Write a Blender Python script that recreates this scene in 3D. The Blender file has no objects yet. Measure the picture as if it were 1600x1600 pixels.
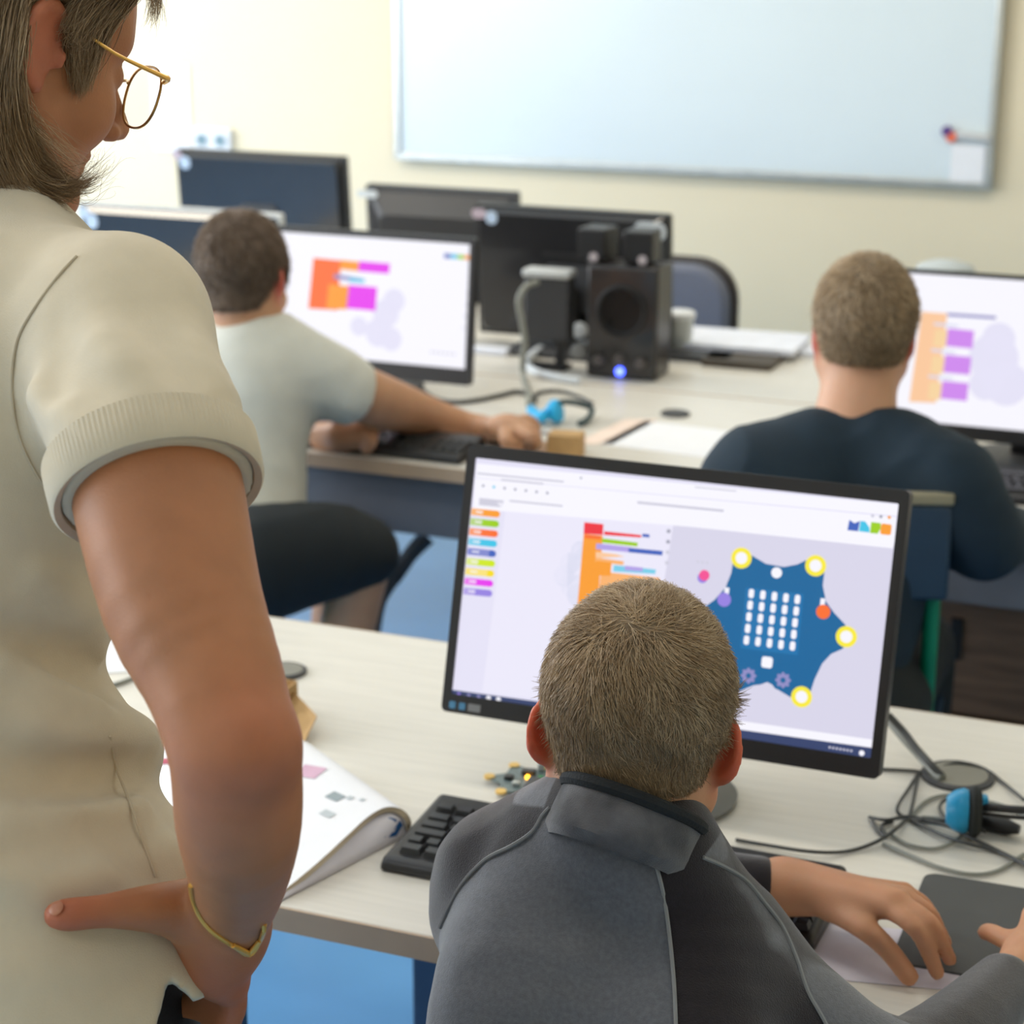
import bpy, bmesh, math, random
import numpy as np
from math import radians, sin, cos, pi
from mathutils import Vector, Matrix
random.seed(7); rng = np.random.default_rng(7)
SC = bpy.context.scene
COL = SC.collection

# ------------------------------------------------------------------ camera
FPX, PITCH, YAW, ROLL = 3112.0, .28544, .3784, .00619
_cp, _sp, _cy, _sy = cos(PITCH), sin(PITCH), cos(YAW), sin(YAW)
CF = np.array([-_sy*_cp, _cy*_cp, -_sp]); _r = np.array([_cy, _sy, 0.0]); _u = np.cross(_r, CF)
CR = _r*cos(ROLL)+_u*sin(ROLL); CU = _u*cos(ROLL)-_r*sin(ROLL)
C0 = np.array([0, 0, 1.66])
cam_d = bpy.data.cameras.new('camera'); cam = bpy.data.objects.new('camera', cam_d); COL.objects.link(cam)
cam_d.sensor_width = 36; cam_d.lens = FPX/1600*36; cam_d.clip_start = .05; cam_d.clip_end = 60
cam_d.dof.use_dof = True; cam_d.dof.focus_distance = 1.50; cam_d.dof.aperture_fstop = 8.0
M = Matrix.Identity(4)
for i in range(3):
    M[i][0] = CR[i]; M[i][1] = CU[i]; M[i][2] = -CF[i]; M[i][3] = C0[i]
cam.matrix_world = M
SC.camera = cam
SC.view_settings.view_transform = 'Standard'; SC.view_settings.look = 'None'
SC.view_settings.gamma = 1; SC.view_settings.use_curve_mapping = False
SC.view_settings.exposure = 0.0
SC.cycles.max_bounces = 6; SC.cycles.diffuse_bounces = 4; SC.cycles.glossy_bounces = 3
SC.cycles.transmission_bounces = 4; SC.cycles.transparent_max_bounces = 8
SC.cycles.caustics_reflective = False; SC.cycles.caustics_refractive = False
SC.cycles.sample_clamp_indirect = 4
SC.cycles.use_denoising = True

# ------------------------------------------------------------------ world and lights
W = bpy.data.worlds.new('world'); SC.world = W; W.use_nodes = True
bg = W.node_tree.nodes['Background']; bg.inputs[0].default_value = (.62, .80, 1, 1); bg.inputs[1].default_value = 1.5
def area(name, loc, target, sx, sy, power, col):
    l = bpy.data.lights.new(name, 'AREA'); l.shape = 'RECTANGLE'; l.size = sx; l.size_y = sy; l.energy = power; l.color = col
    o = bpy.data.objects.new(name, l); COL.objects.link(o); o.location = loc
    o.rotation_euler = (Vector(target)-Vector(loc)).to_track_quat('-Z', 'Y').to_euler(); return o
area('window_daylight', (-5.15, 4.9, 1.75), (0, 4.6, 1.2), 1.9, 1.5, 62, (.97, .98, 1))
area('window_daylight', (-5.15, 2.2, 1.75), (0, 2.2, 1.0), 2.2, 1.5, 104, (.97, .98, 1))
area('window_daylight', (-5.15, -.6, 1.75), (0, .5, 1.0), 2.2, 1.5, 60, (.97, .98, 1))
for lx, ly, pw in ((-3.4, 1.6, 12), (-1.2, 1.6, 10), (-3.4, 4.4, 20), (-1.2, 4.4, 18), (-1.2, -1.0, 8), (1.4, 1.6, 6), (1.4, 4.4, 10)):
    area('ceiling_fill', (lx, ly, 2.88), (lx, ly, 0), 1.2, .3, pw, (1, .90, .74))  # fill lights added under the ceiling to brighten the room

# ------------------------------------------------------------------ pixel helpers (photo frame 1600 x 1600)
def ray(px, py): return CF+CR*(px-800)/FPX-CU*(py-800)/FPX
def D(px, py, t): return C0+ray(px, py)*t                      # point at depth t
def G(px, py, z=.72):
    d = ray(px, py); return C0+d*((z-C0[2])/d[2])
def Yp(px, py, y):
    d = ray(px, py); return C0+d*(y/d[1])

# ------------------------------------------------------------------ materials
MATS = {}
def mat(name, col, rough=.6, metal=0, noise=None, bump=None, emit=None, spec=.5, sss=0, trans=0, alpha=1, coat=0, sheen=0, nscale=20, stretch=None, ns2=None):
    if name in MATS: return MATS[name]
    m = bpy.data.materials.new(name); m.use_nodes = True; nt = m.node_tree; b = nt.nodes['Principled BSDF']; L = nt.links
    I = b.inputs
    I['Base Color'].default_value = (*col, 1); I['Roughness'].default_value = rough; I['Metallic'].default_value = metal
    I['Specular IOR Level'].default_value = spec
    if coat: I['Coat Weight'].default_value = coat
    if sheen: I['Sheen Weight'].default_value = sheen; I['Sheen Roughness'].default_value = .5
    if trans: I['Transmission Weight'].default_value = trans
    if alpha < 1: I['Alpha'].default_value = alpha
    if sss:
        I['Subsurface Weight'].default_value = sss; I['Subsurface Radius'].default_value = (1, .35, .2); I['Subsurface Scale'].default_value = .012
    if emit:
        I['Emission Color'].default_value = (*emit[0], 1); I['Emission Strength'].default_value = emit[1]
    tc = nt.nodes.new('ShaderNodeTexCoord'); mp = nt.nodes.new('ShaderNodeMapping'); L.new(tc.outputs['Object'], mp.inputs[0])
    if stretch: mp.inputs['Scale'].default_value = stretch
    n = nt.nodes.new('ShaderNodeTexNoise'); n.inputs['Scale'].default_value = nscale; n.inputs['Detail'].default_value = 5; L.new(mp.outputs[0], n.inputs[0])
    a = .06 if noise is None else noise
    if a:
        r = nt.nodes.new('ShaderNodeValToRGB'); r.color_ramp.elements[0].position = .3; r.color_ramp.elements[1].position = .7
        r.color_ramp.elements[0].color = (*[max(0, c*(1-a)) for c in col], 1); r.color_ramp.elements[1].color = (*[min(1, c*(1+a)) for c in col], 1)
        L.new(n.outputs['Fac'], r.inputs[0]); L.new(r.outputs[0], I['Base Color'])
    if bump:
        n2 = nt.nodes.new('ShaderNodeTexNoise'); n2.inputs['Scale'].default_value = ns2 or 400; n2.inputs['Detail'].default_value = 3; L.new(mp.outputs[0], n2.inputs[0])
        bp = nt.nodes.new('ShaderNodeBump'); bp.inputs['Strength'].default_value = bump; bp.inputs['Distance'].default_value = .002
        L.new(n2.outputs['Fac'], bp.inputs['Height']); L.new(bp.outputs[0], I['Normal'])
    MATS[name] = m; return m
def emis(name, col, k=1.0):
    return mat(name, (.02, .02, .02), .35, noise=0, emit=(col, k), spec=.3)
def attr_mat(name, attr, stops, rough=.7, sss=0, bump=0, ns2=300, nz=.08, nscale=30, sheen=0, spec=.4):
    """base colour from a mesh attribute through a colour ramp"""
    m = bpy.data.materials.new(name); m.use_nodes = True; nt = m.node_tree; b = nt.nodes['Principled BSDF']; L = nt.links; I = b.inputs
    at = nt.nodes.new('ShaderNodeAttribute'); at.attribute_name = attr
    r = nt.nodes.new('ShaderNodeValToRGB'); e = r.color_ramp.elements
    while len(e) < len(stops): e.new(.5)
    for k, (p, c) in enumerate(stops): e[k].position = p; e[k].color = (*c, 1)
    L.new(at.outputs['Fac'], r.inputs[0])
    tc = nt.nodes.new('ShaderNodeTexCoord'); n = nt.nodes.new('ShaderNodeTexNoise'); n.inputs['Scale'].default_value = nscale; n.inputs['Detail'].default_value = 4
    L.new(tc.outputs['Object'], n.inputs[0])
    mr = nt.nodes.new('ShaderNodeMapRange'); mr.inputs[1].default_value = .3; mr.inputs[2].default_value = .7; mr.inputs[3].default_value = 1-nz; mr.inputs[4].default_value = 1+nz
    L.new(n.outputs['Fac'], mr.inputs[0])
    mx = nt.nodes.new('ShaderNodeVectorMath'); mx.operation = 'SCALE'; L.new(r.outputs[0], mx.inputs[0]); L.new(mr.outputs[0], mx.inputs['Scale'])
    L.new(mx.outputs[0], I['Base Color'])
    I['Roughness'].default_value = rough; I['Specular IOR Level'].default_value = spec
    if sheen: I['Sheen Weight'].default_value = sheen
    if sss:
        I['Subsurface Weight'].default_value = sss; I['Subsurface Radius'].default_value = (1, .35, .2); I['Subsurface Scale'].default_value = .014
    if bump:
        n2 = nt.nodes.new('ShaderNodeTexNoise'); n2.inputs['Scale'].default_value = ns2; L.new(tc.outputs['Object'], n2.inputs[0])
        bp = nt.nodes.new('ShaderNodeBump'); bp.inputs['Strength'].default_value = bump; bp.inputs['Distance'].default_value = .002
        L.new(n2.outputs['Fac'], bp.inputs['Height']); L.new(bp.outputs[0], I['Normal'])
    MATS[name] = m; return m
def stripe_wall_mat():
    return mat('cream_wall_paint', (.82, .72, .52), .75, noise=.02, bump=.08, nscale=2, ns2=150)

desk_m = mat('pale_maple_laminate', (.71, .68, .61), .33, noise=.05, bump=.03, nscale=5, stretch=(1.5, 22, 8), ns2=60, spec=.45)
edge_m = mat('brown_desk_edging', (.50, .37, .26), .55, noise=.05)
black_m = mat('black_plastic', (.016, .016, .018), .42, bump=.12, ns2=500)
blackgl_m = mat('glossy_black_plastic', (.02, .02, .022), .2, coat=.3)
dkgrey_m = mat('dark_grey_plastic', (.045, .046, .05), .5, bump=.1)
grey_m = mat('grey_plastic', (.20, .205, .20), .5)
paleg_m = mat('pale_grey_plastic', (.55, .57, .57), .45)
white_m = mat('white_plastic', (.80, .82, .84), .45)
paper_m = mat('white_paper', (.84, .85, .88), .7, noise=.02)
steel_m = mat('brushed_aluminium', (.62, .64, .62), .35, metal=.8)
gold_m = mat('gold', (.90, .52, .12), .30, metal=.5, noise=.03)
card_m = mat('brown_cardboard', (.50, .31, .13), .8, noise=.08, nscale=60)
cyan_m = mat('bright_blue_plastic', (.01, .33, .62), .4)
green_m = mat('green_powder_coated_tube', (.0, .22, .11), .4)

# ------------------------------------------------------------------ mesh building
class MB:
    def __init__(s): s.v = []; s.f = []; s.m = []; s.mi = 0
    def add(s, vs, fs):
        o = len(s.v); s.v += [tuple(map(float, p)) for p in vs]; s.f += [tuple(i+o for i in f) for f in fs]; s.m += [s.mi]*len(fs)
    def box(s, c, size, rz=0, rx=0):
        hx, hy, hz = [k/2 for k in size]; R = Matrix.Rotation(rz, 3, 'Z') @ Matrix.Rotation(rx, 3, 'X')
        vs = [Vector(c)+R @ Vector((x*hx, y*hy, z*hz)) for x in (-1, 1) for y in (-1, 1) for z in (-1, 1)]
        s.add(vs, [(0, 1, 3, 2), (4, 6, 7, 5), (0, 4, 5, 1), (2, 3, 7, 6), (0, 2, 6, 4), (1, 5, 7, 3)])
    def hexa(s, b4, t4):
        s.add(list(b4)+list(t4), [(3, 2, 1, 0), (4, 5, 6, 7), (0, 1, 5, 4), (1, 2, 6, 5), (2, 3, 7, 6), (3, 0, 4, 7)])
    def poly(s, pts): s.add(pts, [tuple(range(len(pts)))])
    def tube(s, pts, r, n=8, cap=True, smooth=0):
        P = [Vector(p) for p in pts]
        if smooth: P = catmull(P, smooth)
        rr = r if hasattr(r, '__len__') else [r]*len(P)
        if len(rr) != len(P): rr = [float(np.interp(i/(len(P)-1), np.linspace(0, 1, len(rr)), rr)) for i in range(len(P))]
        up = Vector((0, 0, 1)); vs = []; 
        t0 = (P[1]-P[0]).normalized(); a = t0.orthogonal().normalized() if abs(t0.dot(up)) > .95 else t0.cross(up).normalized()
        for i, p in enumerate(P):
            t = (P[min(i+1, len(P)-1)]-P[max(i-1, 0)])
            t = t.normalized() if t.length > 1e-9 else t0
            a = (a-t*a.dot(t)); a = a.normalized() if a.length > 1e-6 else t.orthogonal().normalized()
            b = t.cross(a)
            for k in range(n): vs.append(p+(a*cos(2*pi*k/n)+b*sin(2*pi*k/n))*rr[i])
        fs = [(i*n+k, i*n+(k+1) % n, (i+1)*n+(k+1) % n, (i+1)*n+k) for i in range(len(P)-1) for k in range(n)]
        if cap: fs += [tuple(reversed(range(n))), tuple(range((len(P)-1)*n, len(P)*n))]
        s.add(vs, fs)
    def lathe(s, prof, c=(0, 0, 0), n=28, M3=None, sx=1, sy=1):
        M3 = M3 or Matrix.Identity(3); vs = []
        for r, z in prof:
            for k in range(n): vs.append(Vector(c)+M3 @ Vector((r*cos(2*pi*k/n)*sx, r*sin(2*pi*k/n)*sy, z)))
        m = len(prof); fs = [(i*n+k, i*n+(k+1) % n, (i+1)*n+(k+1) % n, (i+1)*n+k) for i in range(m-1) for k in range(n)]
        fs += [tuple(reversed(range(n))), tuple(range((m-1)*n, m*n))]
        s.add(vs, fs)
    def prism(s, pts2, z0, z1, M4=None):
        M4 = M4 or Matrix.Identity(4); n = len(pts2)
        vs = [M4 @ Vector((x, y, z0)) for x, y in pts2]+[M4 @ Vector((x, y, z1)) for x, y in pts2]
        s.add(vs, [tuple(reversed(range(n))), tuple(range(n, 2*n))]+[(k, (k+1) % n, n+(k+1) % n, n+k) for k in range(n)])
    def build(s, name, m, parent=None, bevel=0, smooth=False, seg=2, off=None):
        me = bpy.data.meshes.new(name)
        v = s.v if off is None else [tuple(np.array(p)-off) for p in s.v]
        me.from_pydata(v, [], s.f)
        ms = m if isinstance(m, (list, tuple)) else [m]
        for k in ms: me.materials.append(k)
        for p, i in zip(me.polygons, s.m): p.material_index = min(i, len(ms)-1)
        me.update()
        o = bpy.data.objects.new(name, me); COL.objects.link(o)
        if smooth:
            me.polygons.foreach_set('use_smooth', [True]*len(me.polygons))
            try: me.set_sharp_from_angle(angle=radians(40))
            except Exception: pass
        if bevel:
            b = o.modifiers.new('bevel', 'BEVEL'); b.width = bevel; b.segments = seg; b.limit_method = 'ANGLE'; b.angle_limit = radians(40)
            if not smooth:
                me.polygons.foreach_set('use_smooth', [True]*len(me.polygons))
                try: me.set_sharp_from_angle(angle=radians(60))
                except Exception: pass
        if parent: o.parent = parent
        return o
def catmull(P, k):
    P = [Vector(p) for p in P]; out = []
    for i in range(len(P)-1):
        a, b, c, d = P[max(i-1, 0)], P[i], P[i+1], P[min(i+2, len(P)-1)]
        for j in range(k):
            t = j/k; out.append(.5*((2*b)+(c-a)*t+(2*a-5*b+4*c-d)*t*t+(3*b-3*c+d-a)*t**3))
    out.append(P[-1]); return out
def rrect(w, h, r, n=5, cx=0, cy=0):
    pts = []
    for (sx, sy, a0) in ((1, 1, 0), (-1, 1, 90), (-1, -1, 180), (1, -1, 270)):
        for k in range(n+1):
            a = radians(a0+90*k/n); pts.append((cx+sx*(w/2-r)+r*cos(a), cy+sy*(h/2-r)+r*sin(a)))
    return pts
def thing(name, label, cat, loc=(0, 0, 0), rz=0, group=None):
    o = bpy.data.objects.new(name, None); COL.objects.link(o); o.location = tuple(map(float, loc)); o.rotation_euler = (0, 0, rz)
    o.empty_display_size = .05; return tag(o, label, cat, group)
def tag(o, label=None, cat=None, group=None, kind=None):
    if label: o['label'] = label
    if cat: o['category'] = cat
    if group: o['group'] = group
    if kind: o['kind'] = kind
    return o

# ------------------------------------------------------------------ room shell
def struct(name, mb, m, **k): return tag(mb.build(name, m, **k), kind='structure')
floor_m = mat('light_blue_linoleum', (.17, .41, .74), .28, noise=.03, nscale=6, spec=.5)
ceil_m = mat('white_ceiling_paint', (.82, .80, .75), .9, noise=.02)
XL, XR, YB, YF, ZC = -5.3, 2.6, 6.22, -2.4, 3.0
b = MB(); b.box(((XL+XR)/2, (YB+YF)/2, -.05), (XR-XL+.4, YB-YF+.4, .1)); struct('floor', b, floor_m)
b = MB(); b.box(((XL+XR)/2, (YB+YF)/2, ZC+.05), (XR-XL+.4, YB-YF+.4, .1)); struct('ceiling', b, ceil_m)
b = MB(); b.box(((XL+XR)/2, YB+.06, ZC/2), (XR-XL+.4, .12, ZC)); struct('wall_back', b, stripe_wall_mat())
b = MB(); b.box((XR+.06, (YB+YF)/2, ZC/2), (.12, YB-YF, ZC)); struct('wall_right', b, stripe_wall_mat())
b = MB(); b.box(((XL+XR)/2, YF-.06, ZC/2), (XR-XL+.4, .12, ZC)); struct('wall_front', b, stripe_wall_mat())
wins = [(-1.9, .6), (1.0, 3.4), (3.8, 5.9)]   # openings along y
b = MB(); b.box((XL-.06, (YB+YF)/2, .45), (.12, YB-YF, .9)); b.box((XL-.06, (YB+YF)/2, 2.8), (.12, YB-YF, .4))
ys = [YF]+[k for w in wins for k in w]+[YB]
for i in range(0, len(ys), 2):
    b.box((XL-.06, (ys[i]+ys[i+1])/2, 1.75), (.12, ys[i+1]-ys[i], 1.7))
struct('wall_left', b, stripe_wall_mat())
glass_m = mat('window_glass', (1, 1, 1), .0, trans=1, noise=0, alpha=.15)
for i, (y0, y1) in enumerate(wins):
    b = MB(); yc = (y0+y1)/2; w = y1-y0
    for z in (.93, 2.57): b.box((XL-.04, yc, z), (.07, w, .06))
    for y in (y0+.03, yc, y1-.03): b.box((XL-.04, y, 1.75), (.07, .06, 1.7))
    o = struct('window_%d' % (i+1), b, white_m)
    g = MB(); g.box((XL-.05, yc, 1.75), (.006, w-.06, 1.6)); g.build('pane', glass_m, o)
b = MB(); b.box(((XL+XR)/2, YB-.008, .05), (XR-XL, .016, .1)); struct('baseboard_back', b, grey_m)

# whiteboard
wb_m = mat('whiteboard_enamel', (.70, .79, .83), .22, noise=.012, nscale=3, spec=.5)
x0, x1, z0, z1 = -2.885, -.912, .915, 2.05
t = thing('whiteboard', 'large blank whiteboard with a thin aluminium frame on the cream wall', 'whiteboard', ((x0+x1)/2, YB-.02, z0))
w = x1-x0; h = z1-z0
b = MB(); b.box((0, 0, h/2), (w-.02, .02, h-.02)); b.build('writing_surface', wb_m, t)
b = MB()
for x in (-w/2, w/2): b.box((x, -.004, h/2), (.022, .03, h))
for z in (0, h): b.box((0, -.004, z), (w+.02, .03, .022))
b.build('frame', steel_m, t, bevel=.003)
for k, (px, py, c) in enumerate(((1480, 205, (.10, .05, .22)), (1487, 214, (.80, .16, .08)))):
    P = Yp(px, py, YB-.042); b = MB(); b.lathe([(.0165, 0), (.0165, .006), (.013, .009)], M3=Matrix.Rotation(radians(90), 3, 'X'))
    o = b.build('magnet', mat('magnet_%s' % ('violet', 'red')[k], c, .4), smooth=True); o.location = tuple(P)
    tag(o, ('round dark violet magnet near the lower right corner of the whiteboard', 'round orange-red magnet just below the violet one on the whiteboard')[k], 'magnet')
P = Yp(1522, 214, YB-.045); o = MB(); o.box((0, 0, 0), (.105, .02, .022)); o = o.build('board_marker', [mat('marker_grey', (.55, .56, .56), .5)], bevel=.006); o.location = tuple(P); o.rotation_euler = (0, radians(4), 0)
tag(o, 'grey board marker clipped at the right edge of the whiteboard', 'marker')
P = Yp(1512, 256, YB-.036); o = MB(); o.box((0, 0, 0), (.10, .004, .115)); o = o.build('notice_sheet', paper_m); o.location = tuple(P)
tag(o, 'small white sheet held in the lower right corner of the whiteboard', 'paper')
# white notice + double socket on the back wall
P = (Yp(238, 105, YB)+Yp(298, 232, YB))/2
o = MB(); o.box((0, 0, 0), (.15, .004, .30)); o = o.build('wall_notice', paper_m); o.location = (P[0], YB-.004, P[2]); tag(o, 'plain white sheet on the wall left of the double socket', 'paper')
P = (Yp(305, 200, YB)+Yp(365, 236, YB))/2
t = thing('wall_socket', 'white double wall socket above the rearmost monitor', 'socket', (P[0], YB-.012, P[2]-.04))
b = MB(); b.box((0, 0, .04), (.152, .022, .082)); b.build('cover_plate', white_m, t, bevel=.005)
for x in (-.037, .037):
    b = MB(); b.lathe([(.021, 0), (.021, .004), (.019, .004), (.018, -.001)], (x, -.012, .04), M3=Matrix.Rotation(radians(90), 3, 'X')); b.build('socket_opening', mat('socket_shadow_grey', (.22, .33, .38), .6), t, smooth=True)

# ------------------------------------------------------------------ desks
def desk(label, x0, x1, y0, y1, panel, name='desk', panel_z=(.57, .688), legs=(), grom=()):
    t = thing(name, label, 'desk', ((x0+x1)/2, (y0+y1)/2, 0), 0, None)
    w, d = x1-x0, y1-y0
    b = MB(); b.box((0, 0, .706), (w, d, .028)); b.build('tabletop', [desk_m], t, bevel=.002)
    b = MB(); b.box((0, -d/2-.001, .706), (w, .003, .026)); b.box((0, d/2+.001, .706), (w, .003, .026)); b.build('edge_band', edge_m, t)
    if panel is not None:
        b = MB(); b.box((0, -d/2+panel[0], (panel_z[0]+panel_z[1])/2), (w-.1, .02, panel_z[1]-panel_z[0])); b.build('front_rail', panel[1], t, bevel=.002)
    for lx in (-w/2+.05, w/2-.05)+tuple(legs):
        for ly in (-d/2+.09, d/2-.09):
            b = MB(); b.box((lx, ly, .346), (.05, .05, .69)); b.build('leg', mat('dark_blue_leg', (.02, .05, .11), .45), t, bevel=.004)
    return t
rail_m = mat('blue_grey_rail', (.15, .165, .20), .5, noise=.05)
desk('front light maple desk with the large monitor on it', -2.05, .75, 1.588, 2.354, None, legs=(-.36,))
desk('middle light maple desk with grey-blue rail where two boys sit', -2.75, .75, 3.2, 3.945, (.05, rail_m))
back_m = desk('rear light maple desk standing back to back with the middle one', -2.75, .75, 3.955, 4.62, (.05, rail_m))
desk('short rear left desk carrying the two rearmost monitors', -3.3, -1.80, 4.63, 5.22, (.05, rail_m))

def grommet(px, py, z, r, label, cable=None, m=None):
    P = G(px, py, z); t = thing('cable_grommet', label, 'grommet', (P[0], P[1], z))
    b = MB(); b.lathe([(r, 0), (r, .004), (r*.86, .006), (r*.84, .003), (0.001, .003)]); b.build('rim', dkgrey_m, t, smooth=True)
    b = MB(); b.lathe([(r*.83, .002), (r*.83, .0055), (.001, .006)]); b.build('lid', m or mat('grommet_lid', (.21, .205, .17), .5), t, smooth=True)
    return t
grommet(444, 1051, .72, .030, 'round grey cable grommet in the front desk beside the teacher\'s elbow')
grommet(1496, 1215, .72, .042, 'large round grey cable grommet in the front desk right of the monitor')
grommet(1055, 648, .72, .030, 'dark cable grommet in the middle desk in front of the black subwoofer', m=dkgrey_m)

# dark storage boxes under the middle desk
wood_m = mat('dark_brown_board', (.20, .115, .07), .7, noise=.35, nscale=6, stretch=(1, 1, 8))
for k, (xa, xb, za, zb) in enumerate(((-.84, -.30, 0, .27), (-.84, -.30, .275, .545), (-.29, .30, 0, .27), (-.29, .30, .275, .545))):
    t = thing('storage_box', 'dark brown box under the middle desk, %s' % ('lower left of four', 'upper left of four', 'lower right of four', 'upper right of four')[k], 'box', ((xa+xb)/2, 3.66, za), 0, 'dark boxes under the middle desk')
    w_, h_ = xb-xa-.01, zb-za-.005
    b = MB(); b.box((0, 0, h_/2), (w_, .36, h_)); b.build('carcass', wood_m, t, bevel=.004)
    b = MB(); b.box((0, -.186, h_-.02), (w_, .012, .035)); b.build('lid_rim', wood_m, t, bevel=.003)
    b = MB(); b.box((.06, -.183, h_*.55), (.022, .008, .08)); b.build('handle_slot', black_m, t, bevel=.003)
# ------------------------------------------------------------------ monitors
sticker_m = mat('pale_blue_sticker', (.50, .62, .78), .5)
class Mon: pass
def monitor(label, x, y, zc, w, h, tilt, yaw=0, base='round', shell='flat', bz=(.009, .012, .02), z0=.72, group=None, frame=None, thick=.022, neck=True):
    q = Mon(); t = thing('monitor', label, 'monitor', (x, y, z0), yaw, group); q.t = t
    zc = zc-z0
    Mp = Matrix.Translation((0, 0, zc)) @ Matrix.Rotation(-tilt, 4, 'X') @ Matrix.Rotation(radians(90), 4, 'X')  # local XY plane = panel plane, +Z towards the viewer
    q.Mp = Mp
    # casing: bezel ring + back
    s_w, s_h = w-2*bz[0], h-bz[1]-bz[2]; cy = (bz[2]-bz[1])/2; q.sw, q.sh, q.cy = s_w, s_h, cy
    b = MB()
    o_ = rrect(w, h, .006); i_ = rrect(s_w, s_h, .0015, cy=cy); n = len(o_)
    V = [Mp @ Vector((px, py, 0)) for px, py in o_]+[Mp @ Vector((px, py, 0)) for px, py in i_]+[Mp @ Vector((px, py, -thick)) for px, py in o_]+[Mp @ Vector((px, py, -.003)) for px, py in i_]
    F = []
    for k in range(n):
        j = (k+1) % n
        F += [(k, j, n+j, n+k), (2*n+k, 2*n+j, j, k), (n+k, n+j, 3*n+j, 3*n+k)]
    F += [tuple(reversed(range(2*n, 3*n)))]
    b.add(V, F); b.build('bezel', frame or black_m, t)
    # back shell
    b = MB(); 
    if shell == 'flat':
        r1 = rrect(w*.93, h*.88, .02); r2 = rrect(w*.80, h*.70, .03)
    elif shell == 'full':
        r1 = rrect(w*.985, h*.97, .012); r2 = rrect(w*.93, h*.90, .02)
    else:
        r1 = rrect(w*.97, h*.92, .012); r2 = rrect(w*.72, h*.62, .02)
    dz = {'flat': .018, 'full': .02, 'deep': .05}[shell]
    V = [Mp @ Vector((a, c, -thick+.002)) for a, c in r1]+[Mp @ Vector((a, c, -thick-dz)) for a, c in r2]; n = len(r1)
    b.add(V, [tuple(range(n))]+[tuple(reversed(range(n, 2*n)))]+[(k, n+k, n+(k+1) % n, (k+1) % n) for k in range(n)])
    b.build('back_shell', blackgl_m if shell == 'full' else black_m, t)
    q.back = -thick-dz
    b = MB(); b.prism(rrect(.11, .11, .01, cy=-h*.08), q.back-.006, q.back+.003, Mp); mount = b.build('mount_plate', dkgrey_m, t)
    # stand
    P = Mp @ Vector((0, -h*.1, q.back-.004))
    b = MB()
    b.hexa([(-.03, .045, .012), (.03, .045, .012), (.03, .075, .012), (-.03, .075, .012)], [(-.026, P.y, P.z), (.026, P.y, P.z), (.026, P.y+.028, P.z+.02), (-.026, P.y+.028, P.z+.02)])
    b.build('stand_neck', black_m, t, bevel=.004)
    b = MB()
    if base == 'round':
        rb = .088 if label.startswith('large') else .118; b.lathe([(rb, 0), (rb+.002, .006), (rb-.006, .012), (.04, .016), (.001, .016)], (-.012 if rb < .1 else 0, .03, 0), n=48)
        b.build('stand_base', grey_m if base == 'round' and label.startswith('large') else dkgrey_m, t, smooth=True)
    else:
        b.prism(rrect(.24, .19, .03, cy=.05), 0, .013); b.build('stand_base', dkgrey_m, t, bevel=.003)
    return q
def to_panel(q, px, py):
    """photo pixel -> point (x, y) on the plane of this monitor's panel"""
    Wm = Matrix.Translation(q.t.location) @ Matrix.Rotation(q.t.rotation_euler.z, 4, 'Z') @ q.Mp
    Mi = Wm.inverted(); o = Mi @ Vector(C0); d = (Mi.to_3x3() @ Vector(ray(px, py))); s = -o.z/d.z
    p = o+d*s; return (p.x, p.y)
class Screen:
    """a lit picture: flat coloured regions lying on one screen, as one mesh"""
    def __init__(s, q, base): s.q = q; s.b = MB(); s.ms = [base]; s.poly([(-q.sw/2, q.cy-q.sh/2), (q.sw/2, q.cy-q.sh/2), (q.sw/2, q.cy+q.sh/2), (-q.sw/2, q.cy+q.sh/2)], base, 0)
    def poly(s, pts, m, layer=1):
        if m not in s.ms: s.ms.append(m)
        s.b.mi = s.ms.index(m)
        a = sum(pts[i][0]*pts[(i+1) % len(pts)][1]-pts[(i+1) % len(pts)][0]*pts[i][1] for i in range(len(pts)))
        if a < 0: pts = pts[::-1]
        s.b.poly([s.q.Mp @ Vector((x, y, -.0025+.0002*layer)) for x, y in pts])
    def px(s, pts, m, layer=1): s.poly([to_panel(s.q, *p) for p in pts], m, layer)
    def circ(s, px, py, r, m, layer=2, n=24, sy=1, frac=1.0):
        cx, cy = to_panel(s.q, px, py); s.poly([(cx+r*cos(2*pi*k/n), cy+sy*r*sin(2*pi*k/n)) for k in range(n)], m, layer)
    def rect(s, cx, cy, w, h, m, layer=1, r=0):
        s.poly(rrect(w, h, r, cx=cx, cy=cy) if r else [(cx-w/2, cy-h/2), (cx+w/2, cy-h/2), (cx+w/2, cy+h/2), (cx-w/2, cy+h/2)], m, layer)
    def done(s): return s.b.build('screen', s.ms, s.q.t)
scr = lambda n, c, k=1.0: emis('screen_'+n, c, k)
S_bg = scr('lavender_white', (.78, .76, .92)); S_wh = scr('white', (.93, .92, .99)); S_lg = scr('light_grey', (.62, .61, .72)); S_gy = scr('grey', (.36, .36, .45)); S_sh = scr('pale_shadow', (.70, .71, .86))
S_sim = scr('simulator_grey', (.69, .67, .82))
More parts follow.
